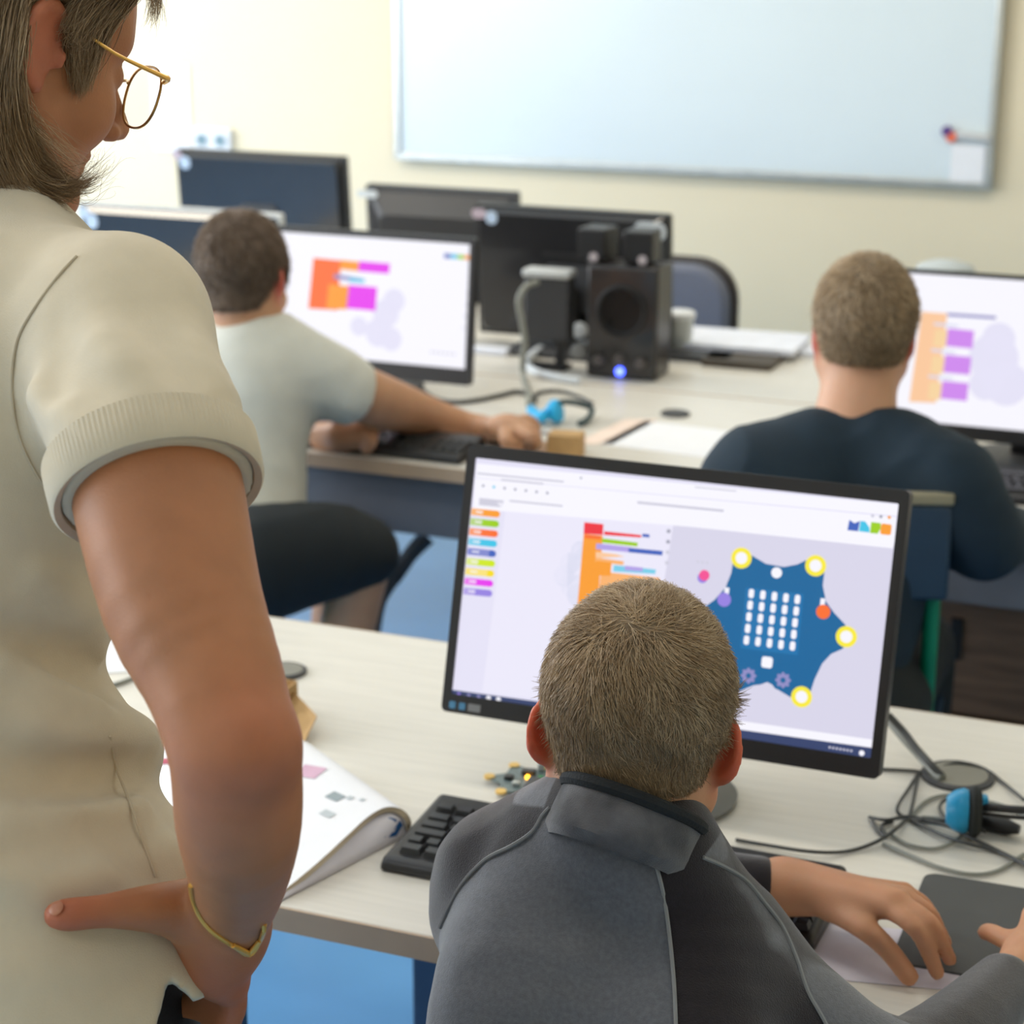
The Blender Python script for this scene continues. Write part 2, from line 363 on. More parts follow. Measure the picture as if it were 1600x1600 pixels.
S_or = scr('orange', (.95, .34, .03)); S_gn = scr('green', (.33, .62, .01)); S_do = scr('deep_orange', (.95, .16, .03)); S_cy = scr('cyan', (.05, .55, .80)); S_bl = scr('blue', (.05, .12, .50)); S_ye = scr('yellow', (.93, .72, .01)); S_li = scr('lime', (.62, .80, .01)); S_ma = scr('magenta', (.80, .04, .85)); S_pu = scr('purple', (.30, .22, .75)); S_rd = scr('red', (.85, .03, .05)); S_nb = scr('taskbar_navy', (.035, .055, .15)); S_bd = scr('board_blue', (.004, .13, .33)); S_lb = scr('board_light_blue', (.008, .17, .42)); S_pk = scr('pink', (.9, .08, .3)); S_yr = scr('ring_yellow', (.95, .83, .05)); S_vi = scr('violet_grey', (.28, .27, .55)); S_ol = scr('pale_orange', (.95, .58, .34)); S_pm = scr('pale_magenta', (.62, .25, .85)); S_py = scr('pale_yellow_orange', (.92, .66, .36))
S_pl = {S_or: scr('orange_tint', (.95, .45, .16)), S_gn: scr('green_tint', (.47, .66, .22)), S_do: scr('deep_orange_tint', (.95, .32, .15)), S_cy: scr('cyan_tint', (.20, .62, .82)), S_bl: scr('blue_tint', (.22, .25, .62)), S_ye: scr('yellow_tint', (.94, .76, .20)), S_li: scr('lime_tint', (.72, .82, .25)), S_ma: scr('magenta_tint', (.82, .20, .85)), S_pu: scr('purple_tint', (.45, .36, .80))}

FM = monitor('large black monitor on the front desk showing a dark blue board simulator and code blocks', -.5975, 1.953, .9585, .496, .302, radians(15.1), bz=(.0105, .0145, .021))
q = FM; s = Screen(q, S_bg); W2, H2 = q.sw/2, q.sh/2
s.px([(744, 724), (1403, 788), (1401, 806), (742, 746)], S_wh)                      # tab strip
s.px([(905, 745), (984, 752), (983, 763), (904, 756)], S_wh, 2)
s.px([(741, 747), (1400, 808), (1397, 850), (738, 795)], S_wh)
s.px([(775, 785), (1397, 842), (1395, 857), (1048, 820), (786, 797)], S_wh, 2)
for (a, c, d, e, m) in ((745, 738, 880, 3, S_lg), (782, 748, 848, 3, S_lg), (795, 781, 878, 3, S_lg), (995, 783, 1130, 4, S_lg), (1085, 760, 1150, 2, S_lg)):
    k = (c+(d-a)*.098); s.px([(a, c), (d, k), (d, k+e), (a, c+e)], m, 3)
for k in range(7): s.circ(754+k*16.7, 759+k*1.9, .0016, S_cy if k == 1 else S_gy, 3, 10)
s.circ(907, 747, .0013, S_gy, 4, 10)
s.px([(748, 778), (786, 782), (785, 793), (747, 789)], S_lg, 2)
s.px([(789, 797), (1052, 815), (1003, 1112), (752, 1082)], scr('workspace', (.83, .81, .95)), 1)
y0 = 791
for k, m in enumerate((S_or, S_gn, S_do, S_cy, S_bl, S_li, S_ye, S_ma, S_pu)):
    ya = 794+k*15.5; xa = 736.0-(ya-794)*.098; xb = xa+40
    s.px([(xa, ya), (xb, ya+4), (xb-1.2, ya+14.5), (xa-1.2, ya+10.5)], S_pl[m], 3)
    f = .45 if k not in (4, 6) else .85
    xc = xa+40*f; s.px([(xc, ya+4*f+.3), (xb+.5, ya+4), (xb-.7, ya+14.5), (xc-1.2, ya+10.5+4*f)], m, 4)
    cx, cy = to_panel(q, xb-.4, ya+9.3); s.poly([(cx+.0037*cos(2*pi*j/16), cy+.0037*sin(2*pi*j/16)) for j in range(16)], m, 4)
    s.px([(xa+7, ya+4.6), (xa+18, ya+5.8), (xa+18, ya+7.8), (xa+7, ya+6.6)], S_wh, 5)
# code blocks (most lie behind the boy's head)
s.px([(912, 816), (942, 819), (941, 836), (911, 834)], S_rd, 2)
s.px([(911, 834), (941, 837), (928, 1010), (896, 1007)], S_or, 2)
s.px([(913, 835), (938, 838), (938, 843), (912, 841)], S_do, 3)
s.px([(943, 830), (1001, 836), (1001, 840), (943, 836)], S_rd, 3)
s.px([(1003, 834), (1014, 835), (1014, 840), (1003, 839)], S_bl, 4)
s.px([(940, 841), (996, 848), (995, 854), (940, 848)], S_gn, 3)
s.px([(931, 849), (984, 855), (983, 863), (930, 858)], S_pl[S_pu], 3)
s.px([(982, 856), (1035, 861), (1034, 868), (981, 863)], S_bl, 4)
s.px([(930, 862), (962, 866), (975, 870), (930, 872)], S_ol, 3)
s.px([(930, 871), (974, 877), (973, 883), (929, 878)], S_pl[S_or], 3)
s.px([(931, 876), (955, 879), (953, 900), (929, 899)], S_or, 4)
s.px([(958, 883), (1024, 890), (1023, 897), (957, 893)], S_pl[S_cy], 3)
s.px([(976, 884), (1004, 887), (1003, 893), (975, 891)], S_pl[S_pu], 4)
s.px([(938, 893), (1030, 903), (1018, 980), (929, 975)], S_pl[S_or], 2)
for k in range(4): s.circ(1044-k*.9, 830+k*16.5, .0023, S_gy if k < 2 else S_lg, 3, 8)
# faint board sketch behind the code
for (a, c, r_) in ((890, 880, .012), (880, 900, .012), (893, 915, .014), (905, 860, .010), (900, 930, .012)): s.circ(a, c, r_, S_sh, 1, 18)
# simulator pane
s.px([(1052, 815), (1396, 853), (1362, 1171), (1003, 1118)], S_sim, 1)
rng_pts = [(1158, 872), (1274, 884), (1322, 995), (1252, 1089), (1122, 1072), (1086, 940)]
cyc = [(1160, 862), (1174, 868), (1196, 881), (1224, 886), (1245, 882), (1264, 873), (1282, 876), (1288, 890), (1285, 915), (1290, 940), (1303, 958), (1320, 976), (1330, 995), (1316, 1014), (1298, 1022), (1284, 1037), (1272, 1062), (1265, 1084), (1254, 1099), (1240, 1093), (1215, 1078), (1195, 1069), (1177, 1071), (1150, 1082), (1130, 1092), (1110, 1083), (1106, 1050), (1092, 1020), (1072, 1000), (1084, 972), (1098, 950), (1115, 938), (1133, 918), (1142, 895), (1145, 875)]
disc = [(1215, 800, 95), (1375, 880, 95), (1363, 1110, 95)]
# light halo pane edges scooped out of the pane (paler rounded fields around the board)
def pc(cx, cy, r, a0, a1, n=12): return [(cx+r*cos(radians(a0+(a1-a0)*k/n)), cy+r*sin(radians(a0+(a1-a0)*k/n))) for k in range(n+1)]
s.px(cyc, S_bd, 3)
s.px([(1165, 918), (1255, 928), (1246, 1024), (1156, 1013)], S_lb, 4)
for k, (a, c) in enumerate(rng_pts[:5]):
    s.circ(a, c, .0112, S_yr, 6, 28); s.circ(a, c, .0064, S_wh, 7, 24)
for i in range(5):
    for j in range(5):
        a = 1173.5+i*18-j*1.9; c = 927.5+i*2.3+j*18.2; cx, cy = to_panel(q, a, c)
        s.poly(rrect(.0058, .0098, .0025, 4, cx, cy), S_wh, 6)
s.circ(1213, 895, .0058, S_wh, 6); s.circ(1131, 937, .0076, S_pu, 7); s.circ(1286, 956, .0076, S_do, 7)
for a, c in ((1135, 924), (1285, 941)): cx, cy = to_panel(q, a, c); s.rect(cx, cy, .005, .008, S_wh, 6)
cx, cy = to_panel(q, 1198, 1035); s.rect(cx, cy, .012, .012, S_wh, 6, .003)
for a, c in ((1169, 1056), (1223, 1063)):
    cx, cy = to_panel(q, a, c); s.poly([(cx+(.0086 if k % 4 < 2 else .0068)*cos(2*pi*k/32), cy+(.0086 if k % 4 < 2 else .0068)*sin(2*pi*k/32)) for k in range(32)], S_vi, 5); s.circ(a, c, .0028, S_bd, 6)
s.px([(1183, 1075), (1190, 1069), (1198, 1066), (1206, 1070), (1212, 1078), (1200, 1084)], S_sim, 5)
s.circ(1097, 903, .0056, S_pu, 5); s.circ(1100, 899, .0058, S_pk, 6)
for k in range(3): s.circ(1090+k*7, 878+k*.8, .0014, S_lg, 5, 8)
for k, m in enumerate((S_bl, S_cy, S_gn, S_or)):
    a, c = 1334+k*16.6, 822+k*1.7; cx, cy = to_panel(q, a, c)
    if k == 0: s.poly([(cx-.0066, cy-.005), (cx+.0046, cy-.005), (cx+.0056, cy+.006), (cx, cy+.003), (cx-.0056, cy+.006)], m, 4)
    elif k == 1: s.poly([(cx-.0056, cy-.005), (cx+.0056, cy-.005), (cx+.005, cy), (cx, cy+.006), (cx-.005, cy+.006)], m, 4)
    elif k == 2: s.poly([(cx-.005, cy-.0055), (cx+.003, cy-.0055), (cx+.0055, cy), (cx+.005, cy+.006), (cx-.005, cy+.006)], m, 4)
    else: s.rect(cx, cy, .0112, .0112, m, 4, .002)
for k, m in enumerate((S_lg, S_gy, S_or)): s.circ(1363+k*13, 806+k*1.2, .0018, m, 4, 10)
# bottom strips + taskbar
s.px([(1003, 1105), (1363, 1156), (1362, 1171), (1002, 1119)], S_wh, 2)
s.px([(705.5, 1078), (1363.5, 1169), (1362, 1189), (703, 1096)], S_nb, 3)
for k, m in enumerate((S_pu, S_vi, S_vi, S_wh, S_wh)): s.circ(716+k*15.5, 1085+k*2.1, .0030 if k > 2 else .0022, m, 5, 12)
for k in range(7): s.circ(1296+k*5.6, 1168+k*.9, .0013, S_lg, 5, 8)
s.circ(1346, 1177, .003, S_wh, 5, 10)
s.done()
b = MB()
for (a, c, w_, h_) in ((707, 1101, .0075, .008), (722, 1103.5, .0075, .008)):
    cx, cy = to_panel(q, a, c); b.prism(rrect(w_, h_, .0015, cx=cx, cy=cy), 0, .0006, q.Mp)
b.build('bezel_sticker', mat('blue_sticker', (.08, .26, .45), .4), q.t)
b = MB(); cx, cy = to_panel(q, 741, 1106.5); b.prism(rrect(.015, .0085, .001, cx=cx, cy=cy), 0, .0006, q.Mp); b.build('bezel_sticker', mat('grey_sticker', (.22, .23, .24), .5), q.t)

# monitor of the left boy
q = monitor('black monitor before the left boy showing orange and magenta code blocks', -1.814, 3.70, .905, .505, .302, radians(6), bz=(.011, .013, .034))
s = Screen(q, S_wh)
s.px([(489, 403), (532, 407), (527, 485), (481, 482)], S_do, 2)
s.px([(532, 406), (561, 409), (559, 424), (530, 421)], S_or, 3); s.px([(561, 408), (609, 412), (607, 428), (559, 424)], S_ma, 3)
s.px([(513, 444), (545, 447), (541, 484), (509, 482)], S_or, 3); s.px([(544, 445), (589, 449), (586, 486), (540, 482)], S_ma, 3)
s.px([(522, 428), (569, 436), (568, 442), (521, 435)], S_vi, 4); s.px([(545, 434), (569, 437), (569, 442), (545, 440)], S_cy, 5)
for a, c, r_ in ((602, 490, .03), (590, 520, .03), (615, 470, .025), (560, 510, .02), (610, 530, .025)): s.circ(a, c, r_, S_bg, 1, 20)
for k, m in enumerate((S_bl, S_cy, S_gn, S_or)): s.px([(694+k*10.5, 396+k*.8), (704+k*10.5, 397+k*.8), (703+k*10.5, 404+k*.8), (693+k*10.5, 403+k*.8)], m, 3)
for k in range(6): s.px([(672+k*7, 548+k*.7), (676+k*7, 548.5+k*.7), (676+k*7, 552+k*.7), (672+k*7, 551.5+k*.7)], S_lg, 3)
for k in range(5): s.circ(733-k*2.2, 440+k*18, .003, S_lg, 3, 8)
s.done()
b = MB(); cx, cy = to_panel(q, 558, 573); b.prism(rrect(.020, .014, .005, cx=cx, cy=cy), 0, .0008, q.Mp); b.build('bezel_sticker', sticker_m, q.t)
# monitor of the right boy
q = monitor('black monitor before the right boy showing pale orange and purple code blocks', -.432, 3.60, .918, .505, .303, radians(7), bz=(.008, .008, .026))
s = Screen(q, S_wh)
s.px([(1434, 440), (1600, 449), (1600, 480), (1430, 470)], S_wh, 1)
s.px([(1440, 487), (1480, 490), (1462, 630), (1420, 628)], S_ol, 2)
for k in range(3):
    a, c = 1481-k*4.3, 513+k*41
    s.px([(a-20, c+2), (a, c+3), (a-3.5, c+30), (a-23.5, c+28)], S_py, 3); s.px([(a, c), (a+41, c+4), (a+38, c+32), (a-3.2, c+28)], S_pm, 4)
    s.px([(a-22, c-9), (a+16, c-5), (a+16, c-1), (a-22, c-5)], S_sh, 4)
s.px([(1480, 489), (1556, 494), (1556, 499), (1480, 494)], S_vi, 4)
for a, c, r_ in ((1552, 560, .045), (1572, 600, .04), (1540, 600, .03), (1560, 530, .03)): s.circ(a, c, r_, S_bg, 2, 20)
s.done()
# monitors seen from behind
def back_monitor(label, xr, y, ztop, w, h, stick, tilt=radians(5), shell='full', frame=None, base='rect'):
    zc = ztop-h/2*cos(tilt)
    q = monitor(label, xr, y, zc, w, h, tilt, pi, base, shell, frame=frame)
    for (fx, fy, sw, sh, m) in stick:      # fractions seen from behind, left to right / top to bottom
        b = MB(); b.prism(rrect(sw, sh, min(sw, sh)*.45, cx=w/2-fx*w, cy=h/2-fy*h), -.0415, -.0430, q.Mp); b.build('sticker', m, q.t)
    s = Screen(q, scr('idle_black', (.01, .01, .012), .2)); s.done()
    return q
pk_m = mat('pale_pink_sticker', (.50, .40, .46), .5); st_w = mat('grey_white_sticker', (.60, .64, .66), .5)
qC = back_monitor('black monitor seen from behind with a slot and two pale corner stickers', -1.556, 4.30, 1.047, .470, .306, [(.035, .055, .035, .022, pk_m), (.10, .08, .028, .03, sticker_m), (.915, .11, .075, .042, st_w)])
b = MB(); b.prism(rrect(.15, .008, .003, cx=-.01, cy=.052), qC.back-.002, qC.back+.004, qC.Mp); b.build('vent_slot', mat('deep_black', (.004, .004, .005), .6), qC.t)
back_monitor('wide black monitor seen from behind, highest on the left by the wall socket', -2.66, 4.85, 1.071, .52, .33, [(.03, .04, .03, .025, pk_m), (.075, .10, .032, .034, sticker_m)])
qB = back_monitor('small black square monitor seen from behind with white label, rearmost right', -2.10, 4.80, 1.010, .43, .345, [(.45, .36, .035, .055, st_w), (.03, .06, .06, .02, st_w)], shell='deep', frame=dkgrey_m)
back_monitor('black monitor with pale silver rim seen from behind, beside the left boy', -2.40, 3.99, 1.041, .53, .34, [(.05, .06, .03, .025, sticker_m), (.085, .11, .032, .036, sticker_m)], frame=paleg_m)

# ------------------------------------------------------------------ speaker set
Pw = (Yp(918, 590, 4.02)+Yp(1035, 592, 4.02))/2
t = thing('subwoofer', 'black subwoofer box with three knobs and a glowing blue power light', 'speaker', (-1.347, 4.02, .72), radians(2))
b = MB(); b.box((0, .058, .1235), (.158, .108, .245)); b.build('cabinet', mat('black_wood_veneer', (.022, .018, .018), .35), t, bevel=.004)
b = MB(); b.box((0, .004, .1235), (.152, .014, .239)); b.build('front_panel', blackgl_m, t, bevel=.003)
b = MB(); b.lathe([(.058, 0), (.058, .006), (.052, .009), (.046, .002), (.001, .002)], (0, -.001, .15), M3=Matrix.Rotation(radians(90), 3, 'X'), n=36); b.build('port_ring', mat('deep_black', (0, 0, 0)), t, smooth=True)
for x in (-.047, 0, .047):
    b = MB(); b.lathe([(.0115, 0), (.0105, .014), (.009, .016), (.001, .016)], (x, -.004, .040 if x else .046), M3=Matrix.Rotation(radians(90), 3, 'X')); b.build('knob', mat('knob_grey', (.10, .09, .09), .35), t, smooth=True)
b = MB(); b.lathe([(.0095, 0), (.0095, .003), (.001, .003)], (0, -.004, .018), M3=Matrix.Rotation(radians(90), 3, 'X')); b.build('power_light', emis('blue_led', (.05, .10, 1), 7), t, smooth=True)
b = MB(); b.lathe([(.0062, 0), (.0062, .0036), (.001, .0036)], (0, -.004, .018), M3=Matrix.Rotation(radians(90), 3, 'X')); b.build('light_core', emis('blue_white_led', (.45, .55, 1), 1.6), t, smooth=True)
for k, (px, lab) in enumerate(((935, 'small black satellite speaker on the left half of the subwoofer'), (1012, 'small black satellite speaker on the right half of the subwoofer'))):
    P = Yp(px-8*k, 412, 4.08); t = thing('satellite_speaker', lab, 'speaker', (P[0], 4.075, .966), radians((-4, 3)[k]), 'satellite speakers')
    b = MB(); b.box((0, .0, .040), (.066, .075, .068)); b.build('cabinet', black_m, t, bevel=.005)
    b = MB(); b.box((0, -.0385, .040), (.058, .004, .060)); b.build('grille', mat('speaker_cloth', (.012, .012, .013), .9, bump=.4, ns2=900), t)
    b = MB(); b.lathe([(.026, -.0), (.022, .005), (.001, .006)], (0, .005, 0), n=20); b.build('foot', (grey_m, dkgrey_m)[k], t, smooth=True)
    b = MB(); b.lathe([(.010, 0), (.010, .003), (.001, .003)], ((.008, .012)[k], -.040, .014), M3=Matrix.Rotation(radians(90), 3, 'X')); b.build('badge', mat('badge', (.45, .40, .42), .4), t)
# small black box behind with pale top bar
P = Yp(868, 425, 4.12)
t = thing('network_box', 'small upright black box with pale grey top plate and grey cable', 'box', (-1.53, 4.065, .72))
b = MB(); b.box((.0, 0, .135), (.105, .045, .14)); b.build('casing', dkgrey_m, t, bevel=.005)
b = MB(); b.box((.0, -.004, .214), (.112, .05, .018)); b.build('top_plate', paleg_m, t, bevel=.006)
b = MB(); b.box((.028, 0, .035), (.02, .025, .07)); b.box((.0, 0, .004), (.09, .06, .008)); b.build('stand', black_m, t, bevel=.002)

# ------------------------------------------------------------------ cables
def cable(name, label, pts, r, m, cat='cable', group=None, parent=None, smooth=8):
    b = MB(); c = np.mean([np.array(p) for p in pts], axis=0); b.tube(pts, r, 8, smooth=smooth)
    if parent is not None: return b.build(name, m, parent, smooth=True, off=np.array(parent.location))
    o = b.build(name, m, smooth=True, off=c); o.location = tuple(c); tag(o, label, cat, group); return o
cb_m = mat('black_cable_rubber', (.05, .052, .05), .5); cg_m = mat('grey_cable_rubber', (.26, .27, .24), .5)
def on(pts, z, r): return [tuple(G(px, py, z+r)) for px, py in pts]
cable('video_cable', 'thick grey cable hanging from the small black box to the desk', [Yp(840, 441, 4.03), Yp(822, 448, 4.0), Yp(811, 470, 3.98), Yp(816, 505, 3.97), Yp(820, 535, 3.96), Yp(817, 560, 3.95)]+on([(818, 588), (826, 615), (827, 632)], .72, .006), .007, cg_m)
cable('power_cable', 'black cable running along the middle desk below the left boy\'s monitor', on([(648, 588), (655, 604), (678, 622), (710, 628), (745, 625), (780, 618), (810, 612), (836, 622)], .72, .005), .005, cb_m)
cable('power_cable', 'thin dark cable loop behind the blue headset on the middle desk', on([(836, 628), (838, 616), (858, 611), (880, 612), (905, 620), (925, 630)], .72, .004), .004, cb_m)
# front desk cable tangle
Zd = .72
cable('cable_bundle', 'thick twisted cable bundle running from behind the large monitor into the grommet', [tuple(G(1388, 1122, .765)), tuple(G(1415, 1155, .75)), tuple(G(1440, 1182, .738)), tuple(G(1462, 1207, .73)), tuple(G(1472, 1216, .727))], .0062, cg_m)
cable('cable_bundle', 'black cable twisted along the thick bundle by the large monitor', [tuple(G(1388, 1117, .775)), tuple(G(1412, 1143, .76)), tuple(G(1434, 1172, .747)), tuple(G(1456, 1196, .738)), tuple(G(1472, 1212, .73))], .0042, cb_m)
tangle = [([(1377, 1202), (1405, 1203), (1438, 1206), (1458, 1215)], 'straight black cable leaving the monitor\'s lower right corner'),
 ([(1436, 1207), (1420, 1232), (1402, 1262), (1410, 1275), (1440, 1283)], 'thin black cable bending sharply left of the tangle'),
 ([(1434, 1212), (1427, 1250), (1420, 1278)], 'thin black cable running straight down into the tangle'),
 ([(1418, 1282), (1450, 1250), (1490, 1242), (1530, 1250), (1575, 1262), (1640, 1300)], 'long thin cable arching over the blue headset'),
 ([(1150, 1312), (1200, 1321), (1270, 1331), (1325, 1330), (1370, 1315), (1400, 1295), (1418, 1278)], 'keyboard cable curving from the keyboard to the tangle'),
 ([(1358, 1277), (1385, 1281), (1420, 1276), (1455, 1282), (1500, 1283), (1540, 1300)], 'black cable across the middle of the tangle'),
 ([(1392, 1304), (1420, 1320), (1460, 1326), (1490, 1315), (1502, 1300), (1480, 1282), (1440, 1277)], 'round loop of thin grey cable in front of the tangle'),
 ([(1418, 1278), (1470, 1305), (1510, 1318), (1560, 1332), (1640, 1365)], 'black cable running to the right edge of the desk'),
 ([(1430, 1280), (1480, 1290), (1515, 1308), (1550, 1325), (1600, 1350), (1650, 1380)], 'second dark cable running right beside the first'),
 ([(1380, 1318), (1420, 1336), (1470, 1356), (1520, 1366), (1560, 1360), (1600, 1335)], 'faint grey cable loop nearest the mouse pad'),
 ([(1478, 1280), (1468, 1262), (1480, 1248), (1505, 1246)], 'short thin curl left of the headset ear cup'),
 ([(1468, 1200), (1500, 1192), (1540, 1203), (1566, 1222), (1600, 1250)], 'dark cable curving behind the grommet'),
 ([(1362, 1280), (1372, 1298), (1385, 1306), (1378, 1290), (1395, 1284)], 'small knot of thin cable at the left tip of the tangle')]
for k, (p, lab) in enumerate(tangle):
    r_ = .0021 if k not in (8, 9) else .0023
    m = cb_m if k not in (6, 9, 3) else cg_m
    pts = []
    for i, (a, c) in enumerate(p): pts.append(tuple(G(a, c, .72+r_*1.4+.002*((i*k) % 3))))
    cable('thin_cable', lab, pts, r_, m, group='cable tangle on the front desk')

# ------------------------------------------------------------------ headset(s)
def headset(label, loc, rz, sc=1.0, cup_tilt=0):
    t = thing('headset', label, 'headset', loc, rz)
    # local: band lies roughly flat on the desk, cups at both ends
    b = MB(); b.tube([(.0, -.01, .045), (.05, -.02, .052), (.11, .0, .05), (.16, .05, .035), (.17, .11, .02), (.13, .16, .014)], [.006*sc, .005*sc], 8, smooth=6); b.build('headband', black_m, t, smooth=True)
    b = MB(); b.tube([(.0, -.005, .034), (.05, -.008, .036), (.11, .012, .036), (.15, .055, .025), (.158, .11, .012), (.13, .155, .01)], .003*sc, 6, smooth=6); b.build('inner_band', black_m, t, smooth=True)
    for k, (c, ang) in enumerate((((-.02, -.01, .036), radians(8)), ((.125, .165, .032), radians(35)))):
        M3 = Matrix.Rotation(ang, 3, 'Z') @ Matrix.Rotation(radians(90), 3, 'Y')
        b = MB(); b.lathe([(.001, -.022), (.018, -.021), (.026, -.012), (.030, 0), (.028, .006), (.001, .006)], c, M3=M3); cup = b.build('ear_cup', cyan_m, t, smooth=True)
        b = MB(); b.lathe([(.001, .006), (.026, .006), (.034, .012), (.034, .018), (.028, .023), (.015, .022), (.001, .020)], c, M3=M3); b.build('ear_cushion', mat('black_foam', (.018, .02, .018), .9, bump=.5, ns2=500), cup, smooth=True)
    b = MB(); b.box((.0, -.008, .05), (.022, .016, .02), rz=.2); b.build('hinge', cyan_m, t, bevel=.003)
    return t
P = G(1524, 1312, .72); hs_ = headset('black headset with bright blue ear cup standing on the front desk by the cable tangle', (P[0], P[1]+.012, .7205), radians(4)); hs_.scale = (.82, .82, .82)
b = MB(); P = G(1556, 1290, .728); b.lathe([(.0055, -.028), (.009, -.012), (.009, .012), (.005, .026)], M3=Matrix.Rotation(radians(90), 3, 'Y')); o = b.build('cable_adapter', black_m, smooth=True); o.location = (P[0], P[1], .7295); o.rotation_euler = (0, 0, -.15); tag(o, 'small black inline cable adapter lying behind the blue ear cup', 'adapter')
# headset on the middle desk
t = thing('headset', 'blue and black headset lying folded on the middle desk by the mouse', 'headset', tuple(G(868, 648, .72)))
b = MB()
lo = np.array(t.location)
b.tube([np.array(G(830, 640, .73))-lo, np.array(G(842, 652, .735))-lo, np.array(G(856, 646, .745))-lo], [.010, .013, .011], 10, smooth=5); b.build('ear_cup', mat('sky_blue_plastic', (.01, .42, .80), .4), t, smooth=True)
b = MB(); b.lathe([(.001, -.012), (.016, -.011), (.024, 0), (.022, .012), (.001, .014)], np.array(G(866, 643, .745))-lo, M3=Matrix.Rotation(radians(75), 3, 'Y')); b.build('ear_cup', mat('sky_blue_plastic', (0, 0, 0)), t, smooth=True)
b = MB(); b.tube([np.array(G(*p))-lo for p in ((862, 632, .76), (885, 628, .76), (910, 632, .75), (925, 640, .735), (918, 655, .73), (905, 662, .728))], .006, 8, smooth=6); b.build('headband', mat('teal_black_plastic', (.015, .05, .06), .4), t, smooth=True)

# ------------------------------------------------------------------ keyboards, mouse pads, papers
def keyboard(label, c, rz, w, d, led=True, z=.72, lift=.0):
    t = thing('keyboard', label, 'keyboard', (c[0], c[1], z), rz)
    b = MB(); b.hexa([(-w/2, -d/2, .0), (w/2, -d/2, 0), (w/2, d/2, 0), (-w/2, d/2, 0)], [(-w/2+.004, -d/2+.004, .016), (w/2-.004, -d/2+.004, .016), (w/2-.004, d/2-.004, .028), (-w/2+.004, d/2-.004, .028)]); b.build('casing', black_m, t, bevel=.006, seg=3)
    def zt(y): return .016+(.012)*(y+d/2)/d
    key_m = mat('key_black', (.022, .023, .025), .3, noise=.02)
    kw, kd = .0185, (d-.055)/5.9
    ks = 0
    for r in range(6):
        y = -d/2+.016+kd*(r+.5)+(.006 if r == 5 else 0); x = -w/2+.016
        cols = []
        if r == 0: cols = [1.3, 1.1, 1.3, 5.6, 1.3, 1.1, 1.3, 1.3]
        else: cols = [(1, 1.9, 1.6, 1.3, 1)[r-1]]+[1]*11+[(2.6, 1.6, 2.0, 1.3, 1)[min(r-1, 4)]]
        main = .285*w/.45; unit = main/sum(cols)
        blocks = [(x, [unit*c_ for c_ in cols])]
        blocks.append((x+main+.006, [.0185*w/.45]*3)); blocks.append((x+main+.006+.0185*w/.45*3+.006, [.0185*w/.45]*4))
        for bi, (bx, ws) in enumerate(blocks):
            for wk in ws:
                if ks < 104 and not (bi == 1 and r == 2) and not (bi == 2 and r == 5 and not led):
                    k = MB(); g = .0009; a0, a1 = bx+g, bx+wk-g; y0, y1 = y-kd/2+g, y+kd/2-g; zz = zt(y)
                    k.hexa([(a0, y0, zz-.002), (a1, y0, zz-.002), (a1, y1, zz-.001), (a0, y1, zz-.001)], [(a0+.0028, y0+.002, zz+.0055), (a1-.0028, y0+.002, zz+.0055), (a1-.0028, y1-.003, zz+.0065), (a0+.0028, y1-.003, zz+.0065)])
                    if not (bi == 2 and r == 5): k.build('key', key_m, t); ks += 1
                bx += wk
    if led:
        k = MB(); k.lathe([(.0026, 0), (.0026, .0012), (.001, .0016)], (w/2-.072, d/2-.020, zt(d/2-.02)+.001), n=12); k.build('status_light', emis('green_led', (.30, 1, .02), 3.5), t)
    return t
kA, kB_, kC = G(690, 1238, .745), G(635, 1356, .735), G(1326, 1352, .745)
ang = math.atan2(kC[1]-kA[1], kC[0]-kA[0]); kc = (kA+kC)/2; 
dn = np.array([sin(ang), -cos(ang), 0]); kc = kc+dn*.078
keyboard('long black keyboard on the front desk with a lit green light', kc, ang, .462, .155)
keyboard('black keyboard at the front edge of the middle desk before the left boy', (-1.60, 3.285), radians(-1), .44, .13, led=False)
keyboard('black keyboard before the right boy on the middle desk', (-.35, 3.42), radians(2), .44, .14, led=False)

b = MB(); A = [G(1448, 1375, .72), G(1640, 1368, .72), G(1640, 1560, .72), G(1488, 1535, .72)]
cpt = G(1548, 1450, .72)
b.prism(rrect(.235, .20, .014), 0, .003); o = b.build('mouse_pad', mat('grey_rubber_pad', (.060, .062, .062), .65, bump=.25, ns2=900), bevel=.0008)
P = G(1449, 1362, .723); o.rotation_euler = (0, 0, radians(1)); o.location = (P[0]+.1175, P[1]-.098, .72); tag(o, 'dark grey rectangular mouse pad at the right end of the front desk', 'mouse pad')
b = MB(); b.prism(rrect(.15, .11, .002), 0, .0008); o = b.build('paper_sheet', mat('pale_lilac_sheet', (.72, .69, .78), .5)); P = G(1400, 1490, .72); o.location = (P[0]-.015, P[1]-.01, .7203); o.rotation_euler = (0, 0, radians(12)); tag(o, 'pale lilac sheet of paper under the boy\'s hand', 'paper')  # thin pale lilac slab lying flat on the desk

